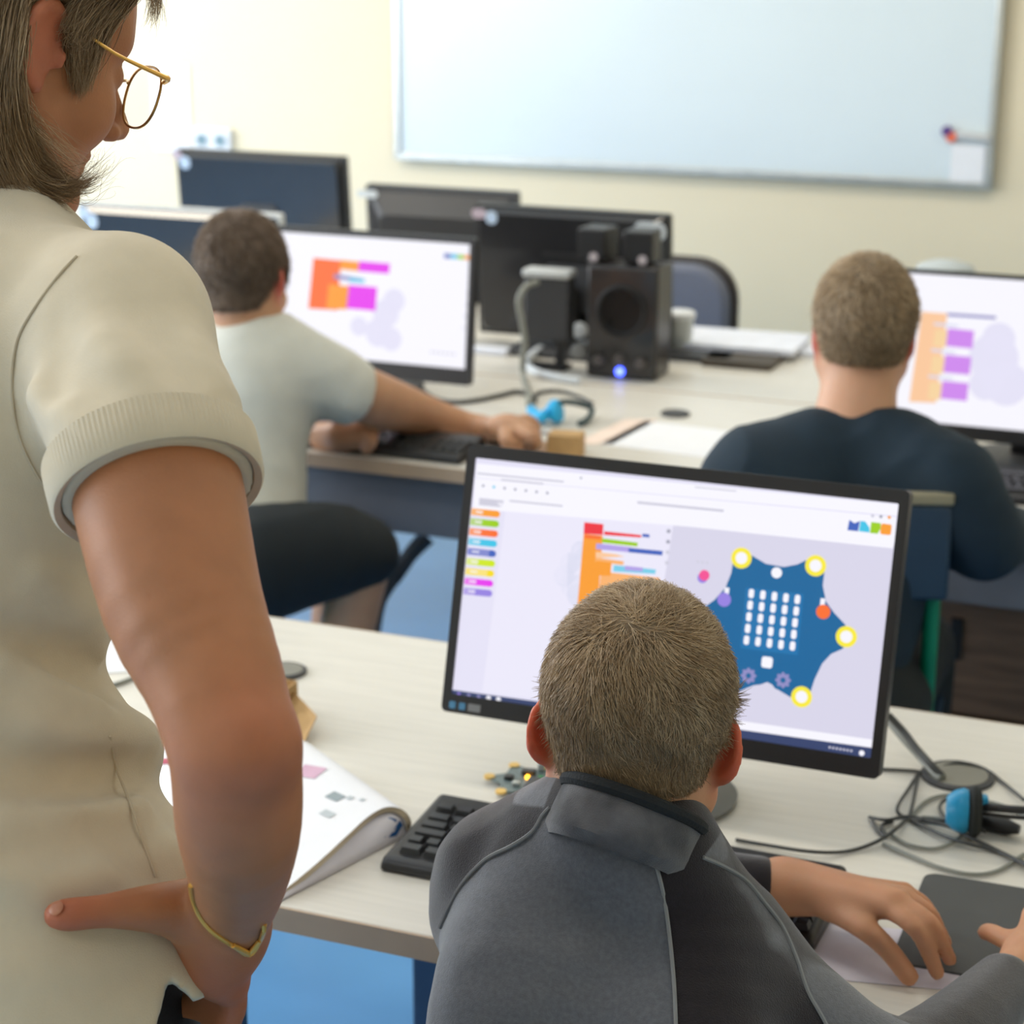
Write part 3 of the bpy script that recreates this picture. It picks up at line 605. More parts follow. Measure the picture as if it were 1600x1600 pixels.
# circuit board with lights
P = G(822, 1226, .72); t = thing('circuit_board', 'small star-shaped circuit board with a lit orange light by the keyboard', 'circuit board', (P[0], P[1], .724), radians(10))
pcb_m = mat('grey_green_circuit_board', (.16, .22, .22), .4, noise=.2, nscale=150)
star = []
for k in range(12):
    a = 2*pi*k/12; r_ = .048 if k % 2 == 0 else .030; star.append((r_*cos(a), r_*sin(a)*1.0))
b = MB(); b.prism(star, 0, .0018); b.build('board', pcb_m, t)
for k in range(6):
    a = 2*pi*k/6; b = MB(); b.lathe([(.0065, 0), (.0065, .003), (.003, .003)], (.043*cos(a), .043*sin(a), .0003), n=14); b.build('contact_ring', mat('gold_contact', (.80, .52, .14), .35, metal=.4), t, smooth=True)
for x, y, w_, d_, h_, m in ((.0, .016, .016, .010, .006, dkgrey_m), (-.02, 0, .010, .010, .004, black_m), (.016, -.004, .012, .008, .005, steel_m), (-.008, -.018, .008, .006, .005, steel_m), (.012, .03, .008, .006, .009, paleg_m)):
    b = MB(); b.box((x, y, .0018+h_/2), (w_, d_, h_)); b.build('component', m, t, bevel=.0008)
b = MB(); b.lathe([(.0026, 0), (.0026, .003), (.001, .0045)], (.001, .004, .0018), n=12); b.build('status_light', emis('orange_led', (1, .42, .02), 7), t)
cable('jumper_wire', 'green jumper wire beside the small circuit board', on([(842, 1214), (855, 1218), (872, 1222), (890, 1216)], .724, .004), .0022, mat('green_wire', (.02, .45, .10), .4))
cable('jumper_wire', 'orange jumper wire beside the small circuit board', on([(838, 1228), (850, 1238), (866, 1236), (882, 1240)], .724, .003), .0018, mat('orange_wire', (.75, .35, .08), .4))
b = MB(); b.box((0, 0, .010), (.055, .030, .018)); o = b.build('battery_pack', dkgrey_m, bevel=.003); P = G(858, 1248, .72); o.location = (P[0], P[1], .7205); o.rotation_euler = (0, 0, .1); tag(o, 'small dark battery pack beside the circuit board', 'battery pack')

# open booklet, its right page rolled over
t = thing('booklet', 'open workbook with curling white pages beside the keyboard', 'book', tuple(G(560, 1300, .72)))
lo = np.array(t.location)
def sheet(rows, name, m, thick=.0):
    """rows: list of rows of 3-D points"""
    b = MB(); n = len(rows[0]); V = [np.array(p)-lo for r in rows for p in r]
    Fs = [(i*n+j, i*n+j+1, (i+1)*n+j+1, (i+1)*n+j) for i in range(len(rows)-1) for j in range(n-1)]
    b.add(V, Fs); o = b.build(name, m, t, smooth=True); 
    if thick: sd = o.modifiers.new('thickness', 'SOLIDIFY'); sd.thickness = thick; sd.offset = 0
    return o
def lerp(a, c, s_): return np.array(a)*(1-s_)+np.array(c)*s_
prof = [G(426, 1404, .7245), G(465, 1374, .733), G(505, 1340, .742), G(545, 1303, .750), G(575, 1276, .755), G(600, 1262, .757), G(622, 1262, .755), G(637, 1272, .747), G(643, 1287, .735), G(637, 1299, .7245)]
prof = [np.array(p) for p in catmull([Vector(p) for p in prof], 4)]; nP = len(prof)
vx = G(440, 1147, .757)-G(600, 1262, .757); vx[2] = 0; vx = vx/np.linalg.norm(vx)
tn = [prof[min(i+1, nP-1)]-prof[max(i-1, 0)] for i in range(nP)]; inn = [np.cross(t_, vx) for t_ in tn]; inn = [n_/np.linalg.norm(n_) for n_ in inn]; inn = [n_ if n_[2] < 0 or i > nP*.8 else -n_ for i, n_ in enumerate(inn)]
sgn = 1 if inn[nP//2][2] < 0 else -1
inn = [np.cross(t_, vx) for t_ in tn]; inn = [n_/np.linalg.norm(n_) for n_ in inn]; inn = [n_*(1 if inn[nP//2][2] < 0 else -1) for n_ in inn]
tk = [.0065*min(1, .25+i/(nP*.18), .25+(nP-1-i)/(nP*.12)) for i in range(nP)]
inner = [p+n_*k for p, n_, k in zip(prof, inn, tk)]
M_ = 8; b = MB(); V = []
for m_ in range(M_):
    o_ = vx*(.215*m_/(M_-1))+np.array([0, 0, -.000*m_]); V += [p+o_-lo for p in prof]
for m_ in range(M_):
    o_ = vx*(.215*m_/(M_-1)); V += [p+o_-lo for p in inner]
Fs = [(m_*nP+i, m_*nP+i+1, (m_+1)*nP+i+1, (m_+1)*nP+i) for m_ in range(M_-1) for i in range(nP-1)]; b.mi = 0; b.add(V, Fs)
o2 = len(b.v)-len(V); q0 = M_*nP
Fr = [(i, q0+i, q0+i+1, i+1) for i in range(nP-1)]+[((M_-1)*nP+i, (M_-1)*nP+i+1, q0+(M_-1)*nP+i+1, q0+(M_-1)*nP+i) for i in range(nP-1)]
Fi = [(q0+m_*nP+i, q0+(m_+1)*nP+i, q0+(m_+1)*nP+i+1, q0+m_*nP+i+1) for m_ in range(M_-1) for i in range(nP-1)]
b.f += Fi; b.m += [0]*len(Fi); b.f += Fr; b.m += [1]*len(Fr)
b.build('page_block', [paper_m, mat('page_edges', (.60, .52, .38), .8, noise=.2, nscale=14, stretch=(1, 1, 30))], t, smooth=True)
top = [p+vx*.004+np.array([0, 0, -.0005]) for p in inner]; bot = [lerp(G(432, 1411, .7212), G(640, 1303, .7212), i/(nP-1)) for i in range(nP)]
rows = [[lerp(a_, c_, k/4)+np.array([0, 0, .002*sin(pi*k/4)]) for a_, c_ in zip(top, bot)] for k in range(5)]
lp = sheet(rows, 'lower_page', mat('shaded_white_paper', (.74, .73, .78), .7), .0008)  # white page; the shade under the curl is mixed into its colour
def on_lower(u0, u1, k0, k1, m):
    i0, i1 = int(u0*(nP-1)), int(u1*(nP-1)); pts = []
    nrm = -ray(560, 1330)*.0012
    A_ = [lerp(top[i], bot[i], k0) for i in range(i0, i1+1)]; B_ = [lerp(top[i], bot[i], k1) for i in range(i0, i1+1)]
    n_ = len(A_); b = MB(); b.add([p+nrm-lo for p in A_+B_], [(i, i+1, n_+i+1, n_+i) for i in range(n_-1)]); b.build('printed_picture', m, t)
on_lower(.66, .76, .12, .62, mat('print_navy', (.01, .09, .28), .6)); on_lower(.79, .88, .10, .66, mat('print_navy', (0, 0, 0)))
on_lower(.27, .36, .15, .50, mat('print_red', (.55, .10, .16), .7)); on_lower(.36, .43, .35, .70, mat('print_grey', (.30, .36, .38), .7))
def on_top(px, py, w_, h_, rz, m):
    best = None
    for i in range(nP-1):
        A, B_ = prof[i], prof[i+1]; n_ = np.cross(B_-A, vx); d_ = ray(px, py); k = ((A-C0) @ n_)/(d_ @ n_); P = C0+d_*k
        f_ = ((P-A) @ (B_-A)-((P-A) @ vx)*((B_-A) @ vx))/max(1e-12, (B_-A) @ (B_-A)-((B_-A) @ vx)**2)
        if -.01 <= f_ <= 1.01 and i < nP*.62: best = (P, n_ if n_[2] > 0 else -n_)
    if best is None: return
    P, n_ = best; n_ = n_/np.linalg.norm(n_); ex = vx*cos(rz)+np.cross(n_, vx)*sin(rz); ey = np.cross(n_, ex); b = MB()
    b.poly([P+n_*.0006+ex*sx_*w_/2+ey*sy_*h_/2-lo for sx_, sy_ in ((-1, -1), (1, -1), (1, 1), (-1, 1))]); b.build('printed_picture', m, t)
for a_ in ((524, 1245, .020, .014, .2, mat('print_grey', (0, 0, 0))), (512, 1272, .018, .010, .2, mat('print_light_grey', (.50, .55, .57), .7)), (547, 1247, .008, .007, .2, mat('print_light_grey', (0, 0, 0))), (566, 1250, .006, .006, .2, mat('print_light_grey', (0, 0, 0))), (484, 1206, .030, .026, .5, mat('print_pink', (.66, .42, .55), .7))): on_top(*a_)
rows = [[lerp(G(236, 1150, .7222), G(430, 1120, .7222), u/5) for u in range(6)], [lerp(G(236, 1400, .7222), G(436, 1400, .7240), u/5) for u in range(6)]]
sheet(rows, 'left_page', paper_m, .001)
P = G(262, 1189, .7236)-lo; b = MB(); b.box(tuple(P), (.020, .016, .0008), rz=.5); b.build('printed_picture', mat('print_red', (0, 0, 0)), t)

# bits on the front desk's left
t = thing('cardboard_box', 'small open brown cardboard box on the front desk behind the teacher\'s elbow', 'box', tuple(G(405, 1120, .72)))
lo = np.array(t.location); b = MB()
for c, sz in (((0, 0, .001), (.07, .07, .002)), ((0, .035, .02), (.07, .002, .04)), ((0, -.035, .02), (.07, .002, .04)), ((-.035, 0, .02), (.002, .07, .04)), ((.035, 0, .02), (.002, .07, .04))): b.box(c, sz)
b.build('box_body', card_m, t)
b = MB(); q4 = [G(436, 1058, .748)-lo, G(495, 1121, .745)-lo, G(473, 1166, .7225)-lo, G(425, 1150, .7225)-lo]; b.hexa([p for p in q4], [p+np.array([0, .0, .0022]) for p in q4]); b.build('flap', card_m, t)
cable('thin_cable', 'grey cable lying on the front desk left of the teacher\'s arm', on([(150, 1078), (190, 1066), (215, 1055), (240, 1040), (300, 1020)], .72, .003), .003, cg_m, group='loose cables')
b = MB(); b.prism(rrect(.21, .297, .002), 0, .001); o = b.build('paper_sheet', paper_m); P = G(215, 1020, .72); o.location = (P[0]-.02, P[1]+.08, .7203); o.rotation_euler = (0, 0, .6); tag(o, 'white sheet of paper on the front desk seen between the teacher and her arm', 'paper')

# ------------------------------------------------------------------ middle desk bits
t = thing('paper_bag', 'brown cardboard box with upright flap on the middle desk edge', 'box', tuple(G(880, 712, .72)), radians(8))
b = MB(); b.box((.005, 0, .022), (.062, .05, .044)); b.build('box_body', card_m, t, bevel=.001)
b = MB(); b.box((-.06, .0, .012), (.065, .06, .003), rx=.15); b.build('flap', mat('pale_cardboard', (.62, .45, .32), .8), t)
b = MB(); b.box((-.03, .05, .03), (.085, .014, .004), rz=.25); b.build('inner_strip', mat('grey_board_strip', (.45, .46, .50), .7), t)
b = MB(); b.prism([(-.02, -.13), (.05, -.10), (.07, .12), (.01, .10)], 0, .0009); o = b.build('paper_sheet', mat('blush_paper', (.86, .70, .60), .7)); P = G(945, 672, .72); o.location = (P[0], P[1], .7203); tag(o, 'pale peach sheet on the middle desk right of the cardboard box', 'paper')
b = MB(); b.prism(rrect(.297, .21, .002), 0, .0009); o = b.build('paper_sheet', paper_m); P = G(1085, 690, .72); o.location = (P[0], P[1], .7203); o.rotation_euler = (0, 0, -.1); tag(o, 'white sheet on the middle desk left of the right boy', 'paper')
t = thing('computer_mouse', 'dark computer mouse under the left boy\'s hand', 'mouse', tuple(G(800, 690, .72)), radians(-40))
b = MB(); b.lathe([(.030, 0), (.030, .012), (.022, .024), (.008, .030), (.001, .030)], sy=1.7, n=24); b.build('shell', black_m, t, smooth=True)
b = MB(); b.lathe([(.005, -.003), (.006, 0), (.005, .003)], (0, .032, .022), M3=Matrix.Rotation(radians(90), 3, 'Y'), n=14); b.build('scroll_wheel', grey_m, t, smooth=True)
b = MB(); b.prism(rrect(.30, .21, .002), 0, .012); o = b.build('paper_stack', [mat('cool_white_paper', (.78, .81, .90), .6)]); P = G(1150, 549, .72); o.location = (P[0], P[1]+.02, .7355); o.rotation_euler = (0, 0, .05); tag(o, 'stack of white papers on the rear desk before the grey chair', 'paper')
b = MB(); b.prism(rrect(.16, .12, .01), 0, .015); o = b.build('notebook', mat('dark_brown_cover', (.07, .055, .04), .6)); P = G(1150, 575, .72); o.location = (P[0]+.0, P[1]+.05, .7203); tag(o, 'dark notebook lying under the white paper stack on the rear desk', 'notebook')
b = MB(); b.prism(rrect(.16, .10, .01), 0, .015); o = b.build('notebook', dkgrey_m); P = G(1075, 566, .72); o.location = (P[0]+.01, P[1]+.05, .7203); tag(o, 'flat dark grey object right of the subwoofer on the rear desk', 'notebook')
b = MB(); b.prism(rrect(.14, .10, .01), 0, .012); o = b.build('book', mat('cool_white_paper', (0, 0, 0))); P = G(1262, 556, .72); o.location = (P[0], P[1]+.03, .7203); tag(o, 'thin white booklet behind the right boy\'s ear on the rear desk', 'book')
t = thing('plastic_cup', 'translucent white plastic cup on the rear desk beside the grey chair', 'cup', tuple(G(1060, 551, .72)))
b = MB(); b.lathe([(.027, 0), (.028, .003), (.034, .085), (.035, .088), (.032, .086), (.026, .004), (.001, .004)]); b.build('cup_body', mat('frosted_plastic', (.72, .76, .74), .4, alpha=.75), t, smooth=True)
b = MB(); b.lathe([(.036, .083), (.037, .094), (.030, .098), (.001, .098)]); b.build('lid', white_m, t, smooth=True)
b = MB(); b.box((0, 0, .008), (.085, .03, .016)); o = b.build('eraser_block', mat('cool_white_paper', (0, 0, 0)), bevel=.004); P = G(762, 556, .72); o.location = (P[0], P[1]+.02, .7203); tag(o, 'small white block on the rear desk right of the left boy\'s monitor', 'block')
for k, (px, py, m, lab) in enumerate(((873, 514, mat('beige_plug', (.55, .48, .38), .5), 'beige round plug behind the subwoofer\'s left side'), (906, 516, paleg_m, 'pale round adapter touching the subwoofer\'s left side'), (905, 548, grey_m, 'grey round adapter low at the subwoofer\'s left side'))):
    b = MB(); b.lathe([(.001, -.012), (.015, -.012), (.018, -.004), (.018, .008), (.001, .012)], M3=Matrix.Rotation(radians(90), 3, 'X')); o = b.build('plug', m, smooth=True)
    P = Yp(px, py, 4.22 if k < 2 else 4.05); o.location = (P[0], P[1], max(P[2], .739)); tag(o, lab, 'plug')
cable('patch_cable', 'white cable curling on the rear desk left of the subwoofer', on([(905, 596), (870, 590), (835, 580), (822, 566), (835, 552), (845, 545)], .72, .008), .009, mat('white_cable', (.66, .71, .76), .45))
# pale rounded thing behind the right monitor
t = thing('cap', 'pale grey cap resting behind the right boy\'s monitor', 'cap', (-.735, 4.45, .72))
b = MB(); b.lathe([(.075, .0), (.085, .05), (.085, .13), (.08, .19), (.06, .225), (.03, .235), (.001, .237)], n=32, sx=1.0); b.build('crown', mat('pale_blue_grey_cloth', (.45, .50, .52), .8), t, smooth=True)

# ------------------------------------------------------------------ chairs
def tube_chair(label, x, y, rz, seat_z=.46, back=True, seat_c=None, back_c=None, cap_c=None, w=.40):
    t = thing('school_chair', label, 'chair', (x, y, 0), rz)
    sm = seat_c or mat('blue_seat_shell', (.018, .045, .085), .45)
    for sx in (-1, 1):
        b = MB(); b.tube([(sx*w/2*.95, .20, .012), (sx*w/2*.93, .19, seat_z-.02), (sx*w/2*.93, .10, seat_z-.02)], .012, 10, smooth=0); b.build('leg', green_m, t, smooth=True)
        b = MB(); b.tube([(sx*w/2*.98, -.22, .012), (sx*w/2*.93, -.18, seat_z-.02), (sx*w/2*.93, -.205, .62), (sx*w/2*.93, -.213, .745)], .012, 10, smooth=4); b.build('leg', green_m, t, smooth=True)
    b = MB(); b.tube([(-w/2*.93, .19, seat_z-.025), (w/2*.93, .19, seat_z-.025)], .010, 8); b.build('cross_bar', green_m, t, smooth=True)
    b = MB(); b.prism(rrect(w, .38, .05), seat_z-.012, seat_z+.006); b.build('seat', sm, t, bevel=.005)
    if back:
        b = MB(); n = 13; V = []; 
        for k in range(n):
            u = k/(n-1)*2-1; V.append((u*(w/2+.008), -.225-.028*(1-u*u)))
        ring = V+[(a, c-.014) for a, c in reversed(V)]
        z0, z1 = .728, .872
        b.prism(ring, z0, z1, Matrix.Identity(4)); b.build('backrest', sm, t, bevel=.006)
        b = MB(); b.prism([(a*1.005, c+.002) for a, c in V]+[(a*1.005, c-.017) for a, c in reversed(V)], z1, z1+.018); b.build('backrest_cap', cap_c or mat('beige_wood_edge', (.30, .27, .18), .5), t, bevel=.004)
    return t
tube_chair('green tube chair with dark blue backrest that the right boy sits on', -.655, 2.985, radians(6))
gseat = mat('green_seat_shell', (.0, .20, .07), .45)
tube_chair('green school chair that the left boy sits on', -1.83, 2.86, radians(-12), seat_z=.44, back=False, seat_c=gseat)
# grey upholstered chair by the rear desk
t = thing('office_chair', 'grey upholstered chair with rounded back behind the rear desk', 'chair', (-1.55, 5.15, 0))
up_m = mat('grey_upholstery', (.155, .17, .22), .85, bump=.4, ns2=500, noise=.1, nscale=200)
def rpad(w, h, d, cx, cy, cz, r): 
    b = MB(); b.prism(rrect(w, h, r, 7), -d/2, d/2, Matrix.Translation((cx, cy, cz)) @ Matrix.Rotation(radians(90), 4, 'X')); return b
rpad(.37, .40, .05, 0, -.20, .625, .10).build('backrest_pad', up_m, t, bevel=.018, seg=3)
rpad(.40, .43, .03, 0, -.165, .625, .11).build('backrest_shell', mat('dark_brown_plastic', (.045, .038, .036), .5), t, bevel=.01)
b = MB(); b.prism(rrect(.44, .42, .06), .42, .48); b.build('seat', up_m, t, bevel=.02, seg=3)
b = MB(); b.tube([(0, -.15, .40), (0, -.19, .48), (0, -.17, .55)], .018, 8); b.build('back_bar', black_m, t)
b = MB(); b.tube([(0, 0, .08), (0, 0, .42)], .025, 12); b.build('column', black_m, t, smooth=True)
for k in range(5):
    a = 2*pi*k/5+.3; b = MB(); b.tube([(0, 0, .10), (.27*cos(a), .27*sin(a), .065)], [.022, .014], 8); l = b.build('base_arm', black_m, t, smooth=True)
    b = MB(); b.lathe([(.001, -.012), (.028, -.012), (.028, .012), (.001, .012)], (.27*cos(a), .27*sin(a), .028), M3=Matrix.Rotation(a+pi/2, 3, 'Z') @ Matrix.Rotation(radians(90), 3, 'X'), n=16); b.build('castor', black_m, l, smooth=True)
cable('hose', 'dark ribbed cable duct hanging under the middle desk beside the left boy\'s knee', [Yp(668, 838, 3.5), Yp(645, 862, 3.48), Yp(622, 892, 3.46), Yp(606, 912, 3.44), Yp(590, 945, 3.42), Yp(580, 1000, 3.4)], [.02, .017, .02, .017, .018], dkgrey_m)
# ------------------------------------------------------------------ bodies: implicit shapes turned into smooth meshes
def rotm(yaw, pitch, roll=0):
    return np.array(Matrix.Rotation(yaw, 3, 'Z') @ Matrix.Rotation(pitch, 3, 'X') @ Matrix.Rotation(roll, 3, 'Y'))
def smin(a, b, k):
    if k <= 0: return np.minimum(a, b)
    h = np.maximum(k-np.abs(a-b), 0)/k; return np.minimum(a, b)-h*h*k*.25
class SDF:
    def __init__(s, R=None, o=None, sc=1.0): s.ops = []; s.lo = []; s.hi = []; s.set(R, o, sc)
    def set(s, R=None, o=None, sc=1.0): s.R = np.eye(3) if R is None else R; s.o = np.zeros(3) if o is None else np.array(o, float); s.sc = sc; return s
    def w(s, p): return s.R @ (np.array(p, float)*s.sc)+s.o
    def bb(s, c, r): s.lo.append(c-r); s.hi.append(c+r)
    def cone(s, a, b, ra, rb, k=.01, sub=False):
        a, b = s.w(a), s.w(b); ra *= s.sc; rb *= s.sc
        if not sub: s.bb(a, ra); s.bb(b, rb)
        s.ops.append(('c', a, b, ra, rb, k*s.sc, sub)); return s
    def ell(s, c, r, rot=None, k=.01, sub=False):
        Rr = s.R if rot is None else s.R @ rot; c = s.w(c); r = np.array(r, float)*s.sc
        if not sub: s.bb(c, r.max())
        s.ops.append(('e', c, r, Rr, k*s.sc, sub)); return s
    def chain(s, pts, rs, k=.01, sub=False, m=3):
        P = [s.w(p) for p in pts]; rs = [r*s.sc for r in rs]
        if len(P) > 2:
            n = len(P); Q = catmull([Vector(p) for p in P], m); rr = catmull([Vector((r, 0, 0)) for r in rs], m)
            P = [np.array(q) for q in Q]; rs = [max(v.x, .002) for v in rr]
        if not sub:
            for p, r in zip(P, rs): s.bb(p, r)
        A = np.array(P); r_ = np.array(rs); c = (A.min(0)+A.max(0))/2
        s.ops.append(('k', A, r_, k*s.sc, sub, (A-r_[:, None]).min(0), (A+r_[:, None]).max(0))); return s
    def fn(s, f): s.ops.append(('f', f)); return s             # f(P, d) -> d
    def other(s, S, k=.0): s.ops.append(('s', S, k)); s.lo += S.lo; s.hi += S.hi; return s
    def __call__(s, P, cull=None):
        P = np.atleast_2d(P); d = np.full(len(P), 9.0 if cull is None else cull+.05)
        if cull is not None: bl, bh = P.min(0), P.max(0)
        far = lambda lo, hi, k: cull is not None and (np.maximum(0, np.maximum(lo-bh, bl-hi))**2).sum() > (cull+k)**2
        for op in s.ops:
            if op[0] == 'c':
                _, a, b, ra, rb, k, sub = op
                if far(np.minimum(a, b)-max(ra, rb), np.maximum(a, b)+max(ra, rb), k): continue
                ab = b-a; L = ab @ ab+1e-12
                t = np.clip(((P-a) @ ab)/L, 0, 1); q = P-a-t[:, None]*ab; e = np.sqrt((q*q).sum(1))-(ra+(rb-ra)*t)
            elif op[0] == 'k':
                _, A, r_, k, sub, lo, hi = op
                if far(lo, hi, k): continue
                e = np.full(len(P), 9.0)
                for a, b, ra, rb in zip(A[:-1], A[1:], r_[:-1], r_[1:]):
                    if far(np.minimum(a, b)-max(ra, rb), np.maximum(a, b)+max(ra, rb), k): continue
                    ab = b-a; L = ab @ ab+1e-12; t = np.clip(((P-a) @ ab)/L, 0, 1); q = P-a-t[:, None]*ab
                    e = np.minimum(e, np.sqrt((q*q).sum(1))-(ra+(rb-ra)*t))
            elif op[0] == 'e':
                _, c, r, Rr, k, sub = op
                if far(c-r.max(), c+r.max(), k): continue
                q = (P-c) @ Rr; k0 = np.sqrt(((q/r)**2).sum(1)); k1 = np.sqrt(((q/(r*r))**2).sum(1))+1e-9
                e = np.where(k0 < .05, -r.min(), k0*(k0-1)/k1)
            elif op[0] == 's': e = op[1](P, cull); k = op[2]; sub = False
            else: d = op[1](P, d); continue
            d = -smin(-d, e, k) if sub else smin(d, e, k)
        return d
    def grad(s, P, e=.0012):
        g = np.stack([s(P+np.eye(3)[i]*e)-s(P-np.eye(3)[i]*e) for i in range(3)], 1); return g/(np.linalg.norm(g, axis=1)[:, None]+1e-9)
    def hit(s, px, py, t0=.8, t1=6):
        o = C0; d = ray(px, py); n = np.linalg.norm(d); t = t0
        for _ in range(220):
            v = float(s(o+d*t)[0])
            if v < .0005: return o+d*t
            t += max(v, .0008)*.7/n
            if t > t1: return None
        return o+d*t
def march(S, h, lo=None, hi=None, pad=.012):
    lo = (np.min(S.lo, 0)-pad) if lo is None else np.array(lo, float); hi = (np.max(S.hi, 0)+pad) if hi is None else np.array(hi, float)
    B = 8; nb = np.ceil((hi-lo)/(h*B)).astype(int)+1; n = nb*B+1
    ctr = np.stack(np.meshgrid(*[lo[i]+(np.arange(nb[i])+.5)*B*h for i in range(3)], indexing='ij'), -1).reshape(-1, 3)
    dc = np.concatenate([S(ctr[i:i+60000]) for i in range(0, len(ctr), 60000)])
    act = np.abs(dc) < B*h*.87*1.5+.012
    Dv = np.repeat(np.repeat(np.repeat(dc.reshape(nb), B, 0), B, 1), B, 2).astype(np.float32)
    Dv = np.pad(Dv, ((0, 1),)*3, mode='edge'); Dv = np.where(Dv > 0, 1., -1.).astype(np.float32)
    ai = np.argwhere(act.reshape(nb)); off = np.stack(np.meshgrid(*[np.arange(B+1)]*3, indexing='ij'), -1).reshape(-1, 3)
    for i in range(0, len(ai), 16):
        I = (ai[i:i+16, None, :]*B+off[None]).reshape(-1, 3); v = S(lo+I*h, B*h*2.4+.02); Dv[I[:, 0], I[:, 1], I[:, 2]] = v
    Dv[0] = Dv[-1] = 1; Dv[:, 0] = Dv[:, -1] = 1; Dv[:, :, 0] = Dv[:, :, -1] = 1
    s = Dv < 0
    c = [s[a:s.shape[0]-1+a, b_:s.shape[1]-1+b_, e:s.shape[2]-1+e] for a in (0, 1) for b_ in (0, 1) for e in (0, 1)]
    cnt = sum(x.astype(np.int8) for x in c); cells = np.argwhere((cnt > 0) & (cnt < 8))
    idx = -np.ones(cnt.shape, np.int64); idx[cells[:, 0], cells[:, 1], cells[:, 2]] = np.arange(len(cells))
    offs = np.array([(a, b_, e) for a in (0, 1) for b_ in (0, 1) for e in (0, 1)])
    V = np.stack([Dv[cells[:, 0]+o[0], cells[:, 1]+o[1], cells[:, 2]+o[2]] for o in offs], 1).astype(float)
    acc = np.zeros((len(cells), 3)); w = np.zeros(len(cells))
    for i in range(8):
        for j in range(i+1, 8):
            if np.abs(offs[i]-offs[j]).sum() != 1: continue
            m = (V[:, i] < 0) != (V[:, j] < 0); t = np.where(m, V[:, i]/(V[:, i]-V[:, j]+1e-20), 0)
            acc += np.where(m[:, None], offs[i]+t[:, None]*(offs[j]-offs[i]), 0); w += m
    vs = lo+(cells+acc/w[:, None])*h
    Q = []
    for ax in range(3):
        u, v = [(1, 2), (2, 0), (0, 1)][ax]
        a = np.take(s, range(0, s.shape[ax]-1), ax); b_ = np.take(s, range(1, s.shape[ax]), ax)
        e = np.argwhere(a != b_); e = e[(e[:, u] > 0) & (e[:, v] > 0) & (e[:, u] < s.shape[u]-1) & (e[:, v] < s.shape[v]-1)]
        inside = s[e[:, 0], e[:, 1], e[:, 2]]
        du = np.zeros(3, int); du[u] = 1; dv = np.zeros(3, int); dv[v] = 1
        q = np.stack([idx[tuple((e-du-dv).T)], idx[tuple((e-dv).T)], idx[tuple(e.T)], idx[tuple((e-du).T)]], 1)
        q[~inside] = q[~inside][:, ::-1]; Q.append(q)
    Q = np.concatenate(Q); Q = Q[(Q >= 0).all(1)]
    return vs, Q
def np_mesh(name, vs, Q, m, parent=None, attrs=None, smooth=True):
    me = bpy.data.meshes.new(name); off = 0
    q_ = parent; off = np.zeros(3)
    while q_ is not None: off = off+np.array(q_.location); q_ = q_.parent
    v = (vs-off).astype(np.float32)
    me.vertices.add(len(v)); me.vertices.foreach_set('co', v.ravel())
    k = Q.shape[1]; me.loops.add(len(Q)*k); me.loops.foreach_set('vertex_index', Q.astype(np.int32).ravel())
    me.polygons.add(len(Q)); me.polygons.foreach_set('loop_start', (np.arange(len(Q))*k).astype(np.int32)); me.polygons.foreach_set('loop_total', np.full(len(Q), k, np.int32))
    me.update(calc_edges=True)
    if smooth: me.polygons.foreach_set('use_smooth', np.ones(len(Q), bool))
    for a, val in (attrs or {}).items():
        at = me.attributes.new(a, 'FLOAT', 'POINT'); at.data.foreach_set('value', np.asarray(val, np.float32))
    me.materials.append(m); o = bpy.data.objects.new(name, me); COL.objects.link(o)
    if parent is not None: o.parent = parent
    return o
def relax(vs, Q, n=2, k=.5):
    for _ in range(n):
        acc = np.zeros_like(vs); c = np.zeros(len(vs))
        for a in range(4):
            i, j = Q[:, a], Q[:, (a+1) % 4]
            for d_ in range(3): acc[:, d_] += np.bincount(i, vs[j, d_], len(vs))+np.bincount(j, vs[i, d_], len(vs))
            c += np.bincount(i, minlength=len(vs))+np.bincount(j, minlength=len(vs))
        vs = vs*(1-k)+k*acc/np.maximum(c, 1)[:, None]
    return vs
def sdf_obj(name, S, h, m, parent=None, attr=None, lo=None, hi=None, rl=1, keep=None):
    vs, Q = march(S, h, lo, hi)
    if rl: vs = relax(vs, Q, rl)
    at = {k: f(vs) for k, f in (attr or {}).items()}
    return np_mesh(name, vs, Q, m, parent, at)
def strands(name, roots, paths, r, m, parent, rnd=None, taper=True):
    """paths (N,K,3): each strand a three-sided tapering hair, all in one mesh"""
    N, K, _ = paths.shape; t = np.gradient(paths, axis=1); t /= np.linalg.norm(t, axis=2)[..., None]+1e-9
    ref = rng.normal(size=(N, 1, 3)); a = np.cross(t, ref); a /= np.linalg.norm(a, axis=2)[..., None]+1e-9; b_ = np.cross(t, a)
    rr = (np.linspace(1, .25, K) if taper else np.ones(K))[None, :, None, None]*(np.asarray(r).reshape(-1, 1, 1, 1) if np.ndim(r) else r)
    ang = np.array([0, 2*pi/3, 4*pi/3]); ring = a[:, :, None]*np.cos(ang)[None, None, :, None]+b_[:, :, None]*np.sin(ang)[None, None, :, None]
    V = (paths[:, :, None]+ring*rr).reshape(-1, 3); base = np.arange(N)[:, None, None]*K*3+np.arange(K-1)[None, :, None]*3; k = np.arange(3)[None, None]
    Q = np.stack([base+k, base+(k+1) % 3, base+3+(k+1) % 3, base+3+k], -1).reshape(-1, 4)
    rv = np.repeat(rng.random(N) if rnd is None else rnd, K*3)
    return np_mesh(name, V, Q, m, parent, {'tone': rv})

